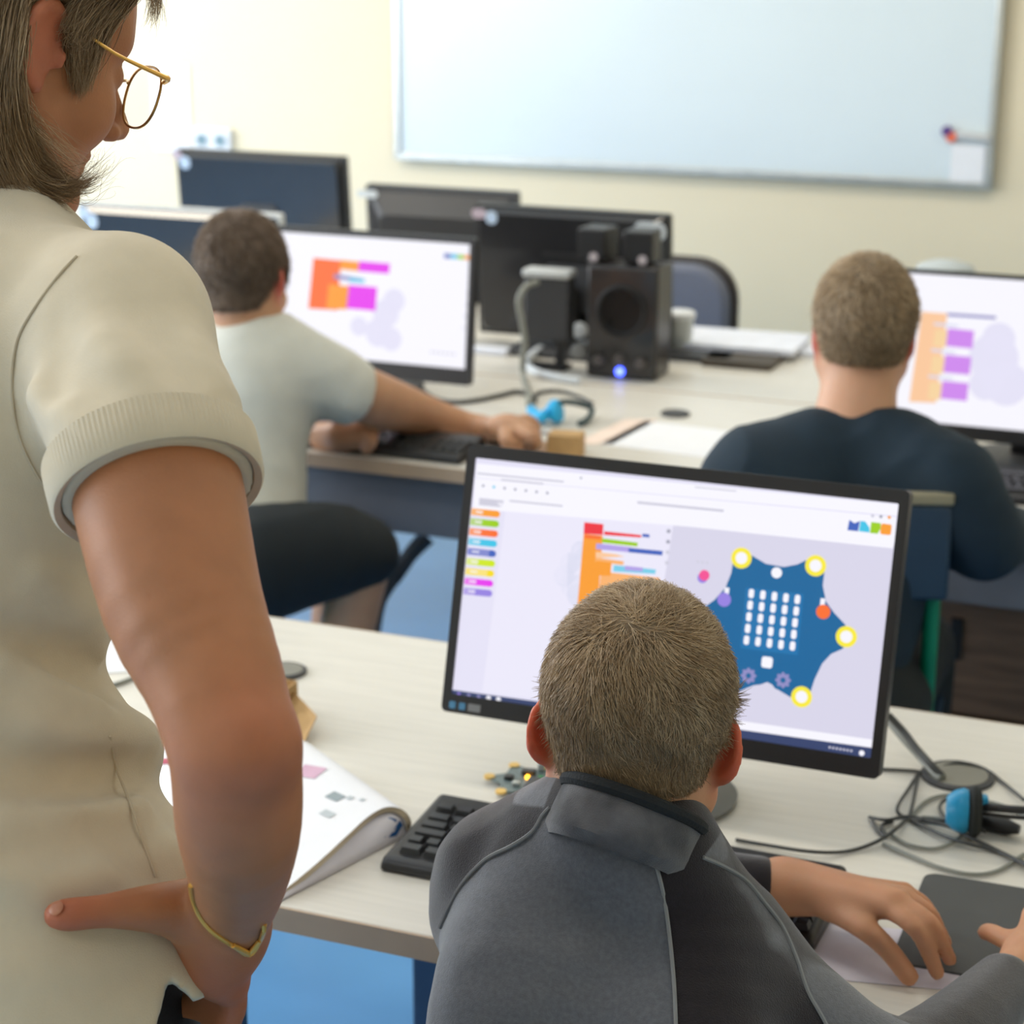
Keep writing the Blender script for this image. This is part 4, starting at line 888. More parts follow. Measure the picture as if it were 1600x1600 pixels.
# ---- anatomy
def head_ops(S, R, o, sc=1.0, child=False, face=True, neck=None):
    S.set(R, o, sc); fx = .92 if child else 1
    S.ell((0, -.018, .032), (.074, .094, .084)); S.ell((0, .025, -.018), (.060*fx*(.88 if child else 1), .070, .082), k=.03)
    for sx in (-1, 1):
        S.cone((sx*.052, .005, -.045), (sx*.018, .068, -.098), .018, .014, k=.03)
        S.ell((sx*.040, .058, -.030), (.024, .024, .026), k=.02)
    S.ell((0, .076, -.100), (.020, .016, .015), k=.02)
    S.ell((0, .070, .028), (.050, .020, .014), k=.02); S.ell((0, .046, .058), (.056, .045, .042), k=.03)
    if face:
        for sx in (-1, 1): S.ell((sx*.032, .096, .004), (.017, .014, .011), k=.012, sub=True); S.ell((sx*.032, .077, .003), (.0125, .0125, .0125), k=.003)
        S.cone((0, .088, .012), (0, .116, -.030), .007, .0105, k=.012)
        for sx in (-1, 1): S.ell((sx*.012, .102, -.036), (.0085, .011, .0085), k=.008)
        for sx in (-1, 1): S.ell((sx*.0075, .106, -.044), (.0035, .005, .004), k=.002, sub=True)
        S.ell((0, .083, -.060), (.022, .012, .0065), k=.008); S.ell((0, .081, -.072), (.018, .012, .007), k=.008)
        S.ell((0, .098, -.066), (.020, .006, .0014), k=.003, sub=True)
    for sx in (-1, 1): ear_ops(S, sx, child)
    if neck is None: S.cone((0, -.022, -.060), (0, -.050, -.165), .050*fx, .054*fx, k=.03)
    return S
def ear_ops(S, sx, child=False):
    # helix as a curved chain standing off the skull, with the bowl of the ear inside it
    out, es = (.014, 1.0) if not child else ((.018 if child is True else child), .80)
    P = []; n = 11
    for i in range(n):
        a = radians(25+i*24.5)   # from front top round the back to the lobe
        y = -.010+.019*cos(a); z = .002+.031*sin(a)
        if a > radians(235): y += .004
        back = max(0, -(y+.006)/.02)
        P.append((sx*((.064 if child else .0755)+out*.30+out*back*.75), -.006+(y+.003)*es, z*es-(.006 if child else 0)))
    S.chain(P, [r*es for r in [.0040]*4+[.0042]*4+[.005, .0062, .005]], k=.005, m=2)
    S.ell((sx*((.0655 if child else .0765)+out*.42), -.012*es-.001, -(.006 if child else 0)), (.0050, .0180*es, .029*es), rot=np.array(Matrix.Rotation(sx*radians(24 if not child else 40), 3, 'Z')), k=.010)
    S.ell((sx*((.074 if child else .084)+out*.40), -.001, -.001), (.006, .008*es, .012*es), k=.005, sub=True)
    S.cone((sx*(.066 if child else .078), .006, -.006), (sx*(.068 if child else .080), .006, -.001), .005, .0045, k=.006)
def under(S, *chains):
    """cloth always covers the body parts beneath it"""
    U = SDF()
    for pts, rs in chains: U.chain(pts, [r+.007 for r in rs], k=.045, m=3)
    S.fn(lambda P, d: smin(d, U(P), .012)); S.lo += U.lo; S.hi += U.hi
def ear_mask(R, o, sc):  # reddens the ears: light shining through them is put into the skin colour
    def f(P):
        q = ((P-o) @ R)/sc; dx = np.abs(q[:, 0])-(.078 if sc == 1.0 else .070); d = np.sqrt(((q[:, 1]+.014)/.026)**2+((q[:, 2])/.036)**2)
        return np.clip(.5+.5*np.clip((dx+.003)/.006, -1, 1), 0, 1)*np.clip(1.9-d*1.2, 0, 1)
    return f
ZY = np.array([[-.13, -.068], [-.075, -.066], [-.05, -.060], [-.036, -.035], [-.024, .018], [-.008, .038], [.010, .036], [.020, -.008], [.032, -.012], [.046, .030], [.075, .062], [.12, .080]])
def hair_shell(R, o, sc, th, zy=ZY, neck=True, tex=0, nw=1.0):
    S = SDF().set(R, o, sc)
    S.ell((0, -.018, .034), (.074+th*.6, .094+th, .084+th)); S.ell((0, .020, .0), (.060*nw+th*.5, .070+th, .082), k=.03)
    if neck: S.cone((0, -.030, -.040), (0, -.048, -.10), .053*(nw*.5+.5), .050, k=.03)
    def cut(P, d):
        q = ((P-o) @ R)/sc; zl = np.interp(q[:, 1], zy[:, 0], zy[:, 1]); e = -(q[:, 2]-zl)*sc*.8
        if tex: d = d+tex*(np.sin(q[:, 0]*190+q[:, 2]*60)*np.sin(q[:, 1]*170)*.5)
        return -smin(-d, -e, .006)
    S.fn(cut); return S
def short_hair(S, R, o, sc, N, length, whorl, m, parent, name='hair', droop=.35, r=.00045, lift=.5):
    """short strands combed out of a whorl, growing from a hair shell"""
    vs, Q = march(S, .004); vs = relax(vs, Q, 2)
    fc = vs[Q].mean(1); ar = np.linalg.norm(np.cross(vs[Q[:, 2]]-vs[Q[:, 0]], vs[Q[:, 3]]-vs[Q[:, 1]]), axis=1)
    nm = S.grad(fc); q = ((fc-o) @ R)/sc
    okm = q[:, 1] < .12; pr = ar*okm; pr /= pr.sum()
    pick = rng.choice(len(fc), N, p=pr); e1 = vs[Q[pick, 1]]-vs[Q[pick, 0]]; e2 = vs[Q[pick, 3]]-vs[Q[pick, 0]]
    root = vs[Q[pick, 0]]+e1*rng.random((N, 1))+e2*rng.random((N, 1)); n = nm[pick]; ql = ((root-o) @ R)/sc; nl = n @ R
    away = ql-np.array(whorl); away /= np.linalg.norm(away, axis=1)[:, None]+1e-6; sw = np.cross(nl, away)
    near = np.exp(-(np.linalg.norm(ql-np.array(whorl), axis=1)/.03)**2)
    d = away+sw*(.35+.6*near)[:, None]+np.array([0, 0, -droop]); d += rng.normal(size=(N, 3))*.22
    ph = lambda f, g: np.sin(ql[:, 0]*f+3*np.sin(ql[:, 2]*g*.6)+g)*np.sin(ql[:, 2]*g+2.5*np.sin(ql[:, 1]*f*.5)+f); clump = np.stack([ph(95, 60), ph(70, 88), ph(60, 110)], 1)*.55+np.stack([ph(260, 200), ph(210, 240), ph(230, 260)], 1)*.30; d += clump
    d -= nl*(d*nl).sum(1)[:, None]; d /= np.linalg.norm(d, axis=1)[:, None]+1e-6
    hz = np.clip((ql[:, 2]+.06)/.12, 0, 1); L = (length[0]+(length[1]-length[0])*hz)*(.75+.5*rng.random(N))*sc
    dl = d+nl*(lift*(.7+.6*rng.random(N)))[:, None]; dl /= np.linalg.norm(dl, axis=1)[:, None]
    K = 4; s_ = np.linspace(0, 1, K)[None, :, None]
    path = (root @ R*0+0)[:, None] if False else None
    dw = dl @ R.T; dd = d @ R.T
    path = root[:, None]-n[:, None]*.001+dw[:, None]*s_*L[:, None, None]+(dd-n*.3)[:, None]*(s_**2)*(L*.35)[:, None, None]
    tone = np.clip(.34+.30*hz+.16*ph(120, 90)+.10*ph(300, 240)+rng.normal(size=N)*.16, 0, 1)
    return strands(name, root, path, r*(.8+.5*rng.random(N)), m, parent, tone)
def finger(S, pts, r, k=.004):
    n = len(pts); S.chain([np.array(p) for p in pts], list(np.linspace(r, r*.78, n)), k=k)
    return S

SKIN_T = lambda nm, base, red, sss=.25, nz=.05: attr_mat(nm, 'red', [(0, base), (1, red)], rough=.5, sss=sss, bump=.10, ns2=500, nz=nz, nscale=25)
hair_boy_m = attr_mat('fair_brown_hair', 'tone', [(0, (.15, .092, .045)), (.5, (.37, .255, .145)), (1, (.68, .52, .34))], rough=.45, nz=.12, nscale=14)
hair_shell_m = mat('fair_brown_hair_mass', (.19, .135, .08), .8, noise=.25, nscale=90, bump=.5, ns2=220)
hair_dk_m = attr_mat('brown_hair', 'tone', [(0, (.075, .045, .028)), (.5, (.17, .115, .075)), (1, (.30, .22, .16))], rough=.5, nz=.12, nscale=14)
hair_dk_shell = mat('brown_hair_mass', (.11, .072, .045), .8, noise=.25, nscale=90, bump=.5, ns2=220)

# ================================================================== boy at the front desk
def fabric(P, amp, f, seed=0):
    """soft creases: warped ridges of two sizes"""
    x, y, z = P[:, 0]+seed*.37, P[:, 1]+seed*.21, P[:, 2]
    a = x*f*.7-z*f*.55+1.6*np.sin(z*f*.45+y*f*.4+seed)+1.1*np.sin(x*f*.6+seed*2)
    b_ = x*f*.5+z*f*.9+1.4*np.sin(x*f*.5-y*f*.5+seed*3)
    rid = lambda v: 1-2*np.sqrt(np.abs(np.sin(v*.5))+.02)
    m_ = .5+.5*np.sin(x*f*.33+z*f*.41+seed*5)
    return -amp*(.75*rid(a)*m_+.6*rid(b_)*(1-m_))-amp*.35*np.sin(z*f*1.1+x*f*.8+seed)
t = thing('person', 'boy with short fair hair in a grey and black fleece jacket at the large monitor', 'person', (-.62, 1.28, 0))
T = 1.60
hR = rotm(radians(14), radians(-20), radians(3)); hO = D(994, 1146, T+.01); hS = .985
neckb = D(985, 1320, 1.590)
B = SDF(); head_ops(B, hR, hO, hS, child=True, neck=1); B.set()
def S_(px, py, t_, r): return D(px, py, t_), r*t_/FPX
# torso / legs under the clothes
B.cone(hO+hR @ (np.array([0, -.020, -.05])*hS), neckb, .048, .046, k=.03)
cx = [S_(975, 1420, 1.60, 60), S_(965, 1620, 1.60, 110), S_(960, 1900, 1.56, 120)]
B.chain([p for p, r in cx], [r for p, r in cx], k=.05)
LS, RS = D(790, 1370, 1.66), D(1130, 1490, 1.61)
B.cone(neckb, cx[0][0], .042, .05, k=.03); B.cone(LS, cx[0][0], .036, .04, k=.03); B.cone(RS, cx[0][0], .036, .04, k=.03)
LE = G(760, 1395, .76)+np.array([0, .0, .0]); LE = np.array([-.655, 1.62, .785])
LWr = G(1225, 1385, .775); B.chain([LS, LE, LWr], [.042, .034, .023], k=.03)
RE = D(1400, 1700, 1.56); RWr = G(1610, 1500, .775); B.chain([RS, RE, RWr], [.042, .034, .022], k=.03)
# left hand spread on the desk edge
K1, K2, K3, K4 = G(1384, 1416, .790), G(1404, 1408, .792), G(1412, 1400, .785), G(1412, 1392, .776)
pal = [(K1, .0105), (K2, .0105), (K3, .010), (K4, .009)]
for kp, r_ in pal: B.cone(LWr, kp, .019, r_, k=.016)
B.cone(LWr, (K1+K3)/2-np.array([0, 0, .004]), .021, .013, k=.012)
finger(B, [K1, G(1430, 1450, .783), G(1452, 1490, .756), G(1464, 1520, .734)], .0092)
finger(B, [K2, G(1452, 1440, .786), G(1470, 1472, .762), G(1484, 1499, .738)], .0090)
finger(B, [K3, G(1450, 1424, .778), G(1466, 1452, .756), G(1478, 1474, .736)], .0085)
finger(B, [K4, G(1440, 1408, .766), G(1456, 1428, .748), G(1466, 1446, .732)], .0076)
tb = G(1300, 1420, .772); finger(B, [tb, G(1352, 1452, .772), G(1388, 1484, .756), G(1420, 1526, .733)], .0118, k=.012)
# right hand (beyond the frame edge, resting on the pad)
for dx_ in range(4):
    kk = RWr+np.array([.020+.0*dx_, .075-.002*dx_*dx_, .006])+np.array([.016*dx_-.03, 0, 0]); B.cone(RWr, kk, .018, .009, k=.015); finger(B, [kk, kk+np.array([.004, .030, -.006]), kk+np.array([.006, .052, -.026])], .008)
finger(B, [RWr+np.array([-.012, .02, 0]), RWr+np.array([-.040, .045, -.004]), RWr+np.array([-.050, .075, -.02])], .010, k=.01)
# hips and legs, seated
hip = cx[2][0]; hipz = .50; hp = np.array([hip[0], hip[1], hipz])
B.cone(hp, cx[1][0], .11, .10, k=.06)
for sx in (-1, 1):
    kn = hp+np.array([sx*.11, .36, -.01]); B.chain([hp+np.array([sx*.07, .02, 0]), kn, kn+np.array([0, .02, -.40]), kn+np.array([0, .13, -.43])], [.075, .055, .040, .030], k=.03)
skin_boy = SKIN_T('boy_skin', (.56, .28, .155), (.62, .14, .07), .35)
sdf_obj('body', B, .0034, skin_boy, t, {'red': ear_mask(hR, hO, hS)}, rl=2)
ZB = ZY.copy(); ZB[:3, 1] += .020; HS = hair_shell(hR, hO, hS, .005, zy=ZB, nw=.86); hs_o = sdf_obj('hair', HS, .003, hair_shell_m, t, rl=2)
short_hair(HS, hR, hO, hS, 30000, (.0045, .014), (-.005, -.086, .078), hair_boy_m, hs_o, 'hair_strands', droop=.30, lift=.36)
# fleece jacket
J = SDF()
cj = [S_(978, 1325, 1.592, 125), S_(975, 1400, 1.595, 180), S_(960, 1520, 1.58, 238), S_(950, 1650, 1.55, 262), S_(945, 1900, 1.52, 275)]
# two parallel chains give the back its oval section
ax_ = np.array([cos(radians(6)), -sin(radians(6)), -.20])
for sg in (-1, 1):
    offs_ = [0, .048, .062, .066, .066]; J.chain([p+ax_*sg*o_ for (p, r), o_ in zip(cj, offs_)], [r-.55*o_*1.25 for (p, r), o_ in zip(cj, offs_)], k=.05)
J.chain([D(920, 1318, 1.63), D(820, 1322, 1.66), D(770, 1365, 1.68), D(765, 1430, 1.70), LE+np.array([.0, 0, .02])], [.042, .044, .050, .050, .046], k=.05)
J.chain([LE, LWr+(LE-LWr)*.35, LWr+(LE-LWr)*.10], [.044, .036, .029], k=.02)
J.chain([D(1040, 1405, 1.61), D(1118, 1468, 1.60), D(1185, 1550, 1.58), D(1275, 1640, 1.56), RE], [.045, .047, .047, .046, .044], k=.04)
fa = D(1480, 1640, 1.62); J.chain([RE, fa, RWr+(RE-RWr)*.22], [.050, .043, .030], k=.02)
for (a, c, t_, r_) in ((1385, 1578, 1.60, .020), (1430, 1575, 1.62, .018), (1490, 1540, 1.66, .020), (1560, 1510, 1.70, .016)):
    pass
# folds
for (p0, p1, r_) in (((720, 1330), (800, 1300), .010), ((870, 1300), (1000, 1350), .010), ((690, 1560), (760, 1530), .012), ((1110, 1370), (1180, 1400), .008)):
    pass
under(J, ([neckb, cx[0][0]], [.040, .052]), ([p for p, r in cx], [r for p, r in cx]), ([LS, cx[0][0], RS], [.038, .045, .038]), ([LS, LE], [.042, .034]), ([RS, RE], [.042, .034]))
J.fn(lambda P, d: d+fabric(P, .0032, 26, 1.0)+fabric(P, .0012, 66, 2.0))
# body hem / neck hole
nk = neckb
J.cone(D(992, 1262, 1.60), D(1000, 1180, 1.61), .046, .055, k=.01, sub=True)
J.fn(lambda P, d: np.maximum(d, .47-P[:, 2]))
def pix2xz(poly): return np.array([[Yp(px, py, 1.45)[0], Yp(px, py, 1.45)[2]] for px, py in poly])
def seg_sd(P2, poly):
    n = len(poly); d = np.full(len(P2), 9.); ins = np.zeros(len(P2), bool)
    for i in range(n):
        a, b_ = poly[i], poly[(i+1) % n]; e = b_-a; w_ = P2-a; tt = np.clip((w_ @ e)/(e @ e), 0, 1); d = np.minimum(d, np.linalg.norm(w_-tt[:, None]*e, axis=1))
        c_ = ((a[1] > P2[:, 1]) != (b_[1] > P2[:, 1])) & (P2[:, 0] < (b_[0]-a[0])*(P2[:, 1]-a[1])/(b_[1]-a[1]+1e-12)+a[0]); ins ^= c_
    return np.where(ins, -d, d)
jl = [(860, 1262), (848, 1275), (832, 1300), (800, 1322), (760, 1343), (725, 1378), (703, 1415), (688, 1450), (672, 1490), (650, 1540), (600, 1700)]
jm = [(1012, 1318), (1030, 1370), (1042, 1430), (1052, 1520), (1056, 1600), (1058, 1720)]
jr = [(1098, 1340), (1130, 1354), (1165, 1376), (1195, 1412), (1222, 1448), (1245, 1500), (1262, 1550), (1290, 1600), (1340, 1700)]
hitp = [[J.hit(*p) for p in L_] for L_ in (jl, jm, jr)]
hitp = [[p for p in L_ if p is not None] for L_ in hitp]
xz = [[(p[0], p[2]) for p in L_] for L_ in hitp]
polyA = np.array([xz[0][0]]+xz[0][1:]+[(xz[0][-1][0]-.05, .3), (xz[1][-1][0], .3)]+xz[1][::-1])
lt = [J.hit(*p) for p in ((700, 1290), (716, 1272), (750, 1258), (800, 1255), (850, 1262))]; lt = [(p[0], p[2]) for p in lt if p is not None]
polyL = np.array([(lt[0][0]-.08, lt[0][1]-.01)]+lt+[(lt[-1][0], lt[-1][1]+.08), (lt[0][0]-.08, lt[0][1]+.08)]) if len(lt) > 1 else None
polyR = np.array(xz[2]+[(xz[2][-1][0]+.02, .3), (xz[2][-1][0]+.14, .3), (xz[2][-1][0]+.10, xz[2][-1][1]+.08), (xz[2][0][0]+.16, xz[2][0][1]+.0), (xz[2][0][0]+.04, xz[2][0][1]+.05)])
def jcol(P):
    P2 = P[:, [0, 2]]; d = np.minimum(seg_sd(P2, polyA), seg_sd(P2, polyR))
    if polyL is not None: d = np.minimum(d, seg_sd(P2, polyL))
    front = P[:, 1]-1.585; d = np.maximum(d, front)
    al = np.clip(((P-RE) @ (RWr-RE))/((RWr-RE) @ (RWr-RE)), 0, 1); fr_ = np.linalg.norm(P-RE-al[:, None]*(RWr-RE), axis=1)
    fore = (fr_ < .07) & (al > .05); d = np.where(fore, np.clip((.90-al)*.25, -.01, .01), d)
    return np.clip(.5-d/.004*.5, 0, 1)
jk_m = attr_mat('grey_and_black_fleece', 'grey_panel', [(.4, (.017, .014, .018)), (.6, (.128, .136, .158))], rough=.95, bump=.35, ns2=900, nz=.14, nscale=260, sheen=.5, spec=.1)
jo = sdf_obj('fleece_jacket', J, .0042, jk_m, t, {'grey_panel': jcol}, rl=2)
pipe_m = mat('light_grey_piping', (.23, .24, .25), .8)
for L_ in hitp:
    if len(L_) > 2: b = MB(); g = J.grad(np.array(L_)); b.tube([p+n_*.0006 for p, n_ in zip(L_, g)], .0017, 6, smooth=5); b.build('piping', pipe_m, jo, smooth=True, off=np.array(t.location))
# standing collar with black rim
e1 = CR-CU*.38; e1 = e1/np.linalg.norm(e1); vd = ray(990, 1260); vd = vd/np.linalg.norm(vd)
up_ = CU+CR*.38; up_ = up_-vd*(up_ @ vd); up_ = up_/np.linalg.norm(up_); e2 = np.cross(up_, e1); up_ = up_+vd*.10; e2 = e2-up_*.10
def ringp(c_, rx, ry, a): return c_+e1*rx*cos(a)+e2*ry*sin(a)
c_hi = D(990, 1256, 1.560); c_lo = c_hi-up_*.040
b = MB(); n = 40; ringsC = []
for (c_, rx, ry, wv) in ((c_lo-up_*.004, .054, .050, 0), (c_lo+up_*.004, .060, .059, .02), (c_lo+up_*.012, .060, .060, .035), (c_hi-up_*.016, .059, .060, .03), (c_hi-up_*.006, .058, .058, .015), (c_hi, .0565, .057, 0), (c_hi, .052, .052, 0), (c_lo, .048, .048, 0)): ringsC.append([ringp(c_, rx*(1+wv*sin(5*2*pi*i/n+1)), ry*(1+wv*sin(6*2*pi*i/n+c_[2]*120)), 2*pi*i/n) for i in range(n)])
b.add([p for r_ in ringsC for p in r_], [(j*n+i, j*n+(i+1) % n, (j+1)*n+(i+1) % n, (j+1)*n+i) for j in range(len(ringsC)-1) for i in range(n)])
colm = mat('grey_fleece_collar', (.095, .095, .105), .95, noise=.5, nscale=30, bump=.4, ns2=900, sheen=.4, spec=.1)
b.build('collar', colm, jo, smooth=True, off=np.array(t.location))
b = MB(); b.tube([ringp(c_hi, .056, .0565, 2*pi*i/32) for i in range(33)], .0058, 8); b.build('collar_rim', mat('black_ribbing', (.010, .013, .016), .9, bump=.5), jo, smooth=True, off=np.array(t.location))
# trousers
P_ = SDF(); P_.cone(hp, cx[1][0]+np.array([0, 0, -.1]), .125, .11, k=.06)
for sx in (-1, 1):
    kn = hp+np.array([sx*.11, .36, -.01]); P_.chain([hp+np.array([sx*.07, .02, 0]), kn, kn+np.array([0, .02, -.37])], [.088, .067, .055], k=.03)
sdf_obj('trousers', P_, .010, mat('dark_denim', (.02, .03, .06), .8, bump=.3), t)
for sx in (-1, 1):
    kn = hp+np.array([sx*.11, .36, -.01]); s_o = SDF(); s_o.chain([kn+np.array([0, .0, -.435]), kn+np.array([0, .07, -.445]), kn+np.array([0, .16, -.45])], [.036, .036, .03], k=.02); s_o.fn(lambda P, d: np.maximum(d, .004-P[:, 2])); sdf_obj('shoe', s_o, .008, mat('dark_shoe', (.03, .03, .035), .6), t)
tube_chair('green tube school chair under the boy in the fleece jacket', hp[0], hp[1]-.02, 0, seat_z=.38, back=False)
# ================================================================== teacher standing at the left
t = thing('person', 'woman in a cream polo shirt and gold glasses standing with one hand on her hip', 'person', (-.93, 1.06, 0))
TR = rotm(-.4432, -.3522, .0130); TO = np.array([-.9367, 1.2979, 1.5717])
bR = rotm(radians(-25.4), 0); br, bf = bR @ np.array([1, 0, 0]), bR @ np.array([0, 1, 0])
B = SDF(); head_ops(B, TR, TO, 1.0, neck=1); B.set()
chest = D(-60, 560, 1.49); neck0 = TO+TR @ np.array([0, -.03, -.06]); neck1 = D(-30, 400, 1.50)
B.cone(neck0, neck1, .050, .052, k=.03)
B.cone(neck1, chest, .05, .09, k=.05)
SHR = D(190, 510, 1.375)
arm = [(SHR, .046), (D(215, 640, 1.32), .050), (D(240, 740, 1.278), .0550), (D(282, 930, 1.235), .0500), (D(330, 1050, 1.208), .0430), (D(352, 1120, 1.195), .0402), (D(368, 1185, 1.195), .0395), (D(373, 1280, 1.23), .0392), (D(374, 1350, 1.29), .0345), (D(368, 1405, 1.34), .0292), (D(356, 1437, 1.37), .0262)]
B.chain([p for p, r in arm], [r for p, r in arm], k=.02)
B.cone(SHR, chest, .05, .08, k=.05)
el = D(405, 1165, 1.17); B.ell(el, (.016, .016, .016), k=.03)
# hand on the hip: thumb to the back, fingers forward and down
wr = D(352, 1442, 1.375)
B.ell(D(338, 1470, 1.385), (.030, .018, .030), k=.03)
B.chain([wr, D(335, 1500, 1.39), D(352, 1530, 1.40)], [.025, .024, .018], k=.015)
B.chain([D(322, 1430, 1.37), D(270, 1421, 1.345), D(225, 1420, 1.33), D(160, 1424, 1.318), D(110, 1429, 1.312), D(90, 1430, 1.312)], [.027, .0195, .0155, .0112, .0112, .0095], k=.012)
for k, (a, c, tt) in enumerate(((362, 1545, 1.415), (350, 1540, 1.425), (338, 1532, 1.435), (330, 1525, 1.445))):
    B.chain([D(345, 1500, 1.40+k*.008), D(a, c, tt-.01), D(a+2, c+30, tt), D(a-10, c+64, tt+.01), D(a-22, c+88, tt+.02)], [.014, .0105, .0100, .0088, .0078], k=.005)
# far arm hanging at her left side, hand resting on the hip
SHL = chest-br*.19+np.array([0, 0, .05]); EL = SHL-br*.07+bf*.02+np.array([0, 0, -.29]); WL = EL+bf*.02+np.array([0, 0, -.24])
B.chain([chest, SHL, EL, WL], [.08, .05, .042, .026], k=.03)
hl = WL+np.array([0, 0, -.07]); B.ell(hl, (.018, .035, .045), k=.02)
for k in range(4): q_ = hl+bf*(.028-.018*k)+np.array([0, 0, -.035]); B.chain([hl, q_, q_+np.array([0, 0, -.03]), q_+br*.012+np.array([0, 0, -.055])], [.014, .009, .008, .007], k=.006)
B.chain([hl, hl+bf*.035+np.array([0, 0, .005]), hl+bf*.045+np.array([0, 0, -.03])], [.016, .011, .009], k=.006)
# torso under the shirt
pel = D(-20, 1560, 1.50); wst = D(-115, 1100, 1.49)
for sg in (-1, 1): B.chain([chest+br*sg*.05, wst+br*sg*.04, pel+br*sg*.06], [.085, .085, .10], k=.06)
for sg in (-1, 1):
    h0 = pel+br*sg*.085+np.array([0, 0, -.08]); foot = np.array([h0[0], h0[1], .07])+bf*.0
    B.chain([h0, (h0+foot)/2+bf*.015, foot, foot+bf*.10+np.array([0, 0, -.03])], [.085, .055, .04, .032], k=.03)
skin_t = SKIN_T('woman_skin', (.45, .185, .082), (.48, .135, .07), .12, nz=.10)
def tred(P):
    e = ear_mask(TR, TO, 1.0)(P); d1 = np.linalg.norm(P-el, axis=1); d2 = np.linalg.norm(P-D(90, 1425, 1.31), axis=1); d3 = np.linalg.norm(P-D(350, 1520, 1.40), axis=1)
    return np.clip(np.maximum.reduce([e*.8, .55*np.exp(-(d1/.04)**2), .8*np.exp(-(d2/.035)**2), .7*np.exp(-(d3/.05)**2)]), 0, 1)
top_z = TO[2]+.2; hem_z = D(120, 1592, 1.36)[2]
tb_ = sdf_obj('body', B, .0032, skin_t, t, {'red': tred}, lo=np.array([-1.5, .85, .90]), hi=np.array([-.55, 1.62, 1.75]), rl=2)
bs = SDF(); bs.ops = B.ops; lo_ = np.min(B.lo, 0)
# ---- polo shirt
arm_dir = D(282, 930, 1.235)-D(240, 740, 1.278); arm_dir = arm_dir/np.linalg.norm(arm_dir); hemC = D(243, 748, 1.276)
H = SDF()
tp = [(-60, 470, 1.49, .035, 80/1000), (-62, 620, 1.485, .055, .115), (-95, 800, 1.485, .050, .115), (-118, 1000, 1.485, .046, .115), (-116, 1130, 1.485, .050, .121), (-80, 1300, 1.485, .058, .130), (-10, 1450, 1.485, .064, .137), (10, 1620, 1.49, .068, .145)]
for sg in (-1, 1): H.chain([D(a, c, d_)+br*sg*e for a, c, d_, e, r_ in tp], [r_ for *_, r_ in tp], k=.05)
# bust
for sg in (-1, 1): H.ell(D(-60, 760, 1.49)+bf*.085+br*sg*.075, (.07, .06, .07), k=.06)
# sleeves
H.chain([D(30, 480, 1.45), D(140, 482, 1.395), D(172, 530, 1.372), D(198, 610, 1.34), hemC-arm_dir*.045, hemC+arm_dir*.015], [.062, .050, .061, .0665, .0635, .0595], k=.03)
H.chain([D(-40, 470, 1.50), SHL+np.array([0, 0, -.01]), SHL+(EL-SHL)*.42], [.07, .062, .062], k=.05)
H.chain([D(-50, 400, 1.50), D(-50, 450, 1.50)], [.060, .080], k=.05)
# bulge over the waist and drag folds
def fold(pts, r, k=.02, sub=False, sink=.0):
    P = [H.hit(px, py) for px, py in pts]; P = [p for p in P if p is not None]
    if len(P) > 1:
        P = [p+ray(800, 800)*(r*.55+sink) if not sub else p-ray(800, 800)*(r*.6) for p in P]
        H.chain(P, [r*.6]+[r]*(len(P)-2)+[r*.6], k=k, sub=sub)
fold([(60, 1120), (150, 1140), (205, 1165), (225, 1185)], .018, .03)
fold([(0, 1230), (110, 1240), (190, 1215), (235, 1195)], .010, .02, sub=True)
fold([(0, 1175), (90, 1195), (180, 1190)], .010, .02, sub=True)
fold([(20, 1270), (120, 1275), (215, 1260)], .012, .025)
fold([(0, 1335), (110, 1320), (200, 1300)], .008, .02, sub=True)
fold([(30, 985), (110, 1030), (160, 1075)], .009, .02, sub=True)
fold([(10, 1040), (90, 1075), (150, 1100)], .008, .02)
fold([(60, 900), (130, 960), (160, 1030)], .008, .02)
fold([(160, 1290), (200, 1330), (245, 1375)], .008, .015, sub=True)
fold([(265, 1330), (280, 1352)], .012, .02)
fold([(90, 560), (170, 640), (250, 655)], .010, .025, sub=True)
fold([(60, 620), (140, 680), (190, 700)], .010, .025)
fold([(230, 480), (290, 560), (330, 620)], .009, .03, sub=True)
fold([(110, 420), (90, 500), (85, 600)], .008, .02, sub=True)
under(H, ([chest, SHR], [.075, .048]), ([SHR, arm[1][0], arm[2][0]], [.046, .050, .055]), ([chest, SHL, EL], [.08, .05, .042]), ([chest, wst, pel], [.115, .11, .13]), ([neck1, chest], [.05, .09]))
def drape(P, d):
    w_ = P @ (CR*.35+CU*.9); v_ = P @ (CR*.9-CU*.35); amt = np.clip((D(0, 900, 1.4)[2]-P[:, 2])/.12, 0, 1)*np.clip((P[:, 2]-D(0, 1430, 1.4)[2])/.05, 0, 1)
    return d+amt*.0070*np.sin(w_*75+2.2*np.sin(v_*14)+1)*(.6+.4*np.sin(v_*30))+fabric(P, .0030, 30, .5)
H.fn(drape)
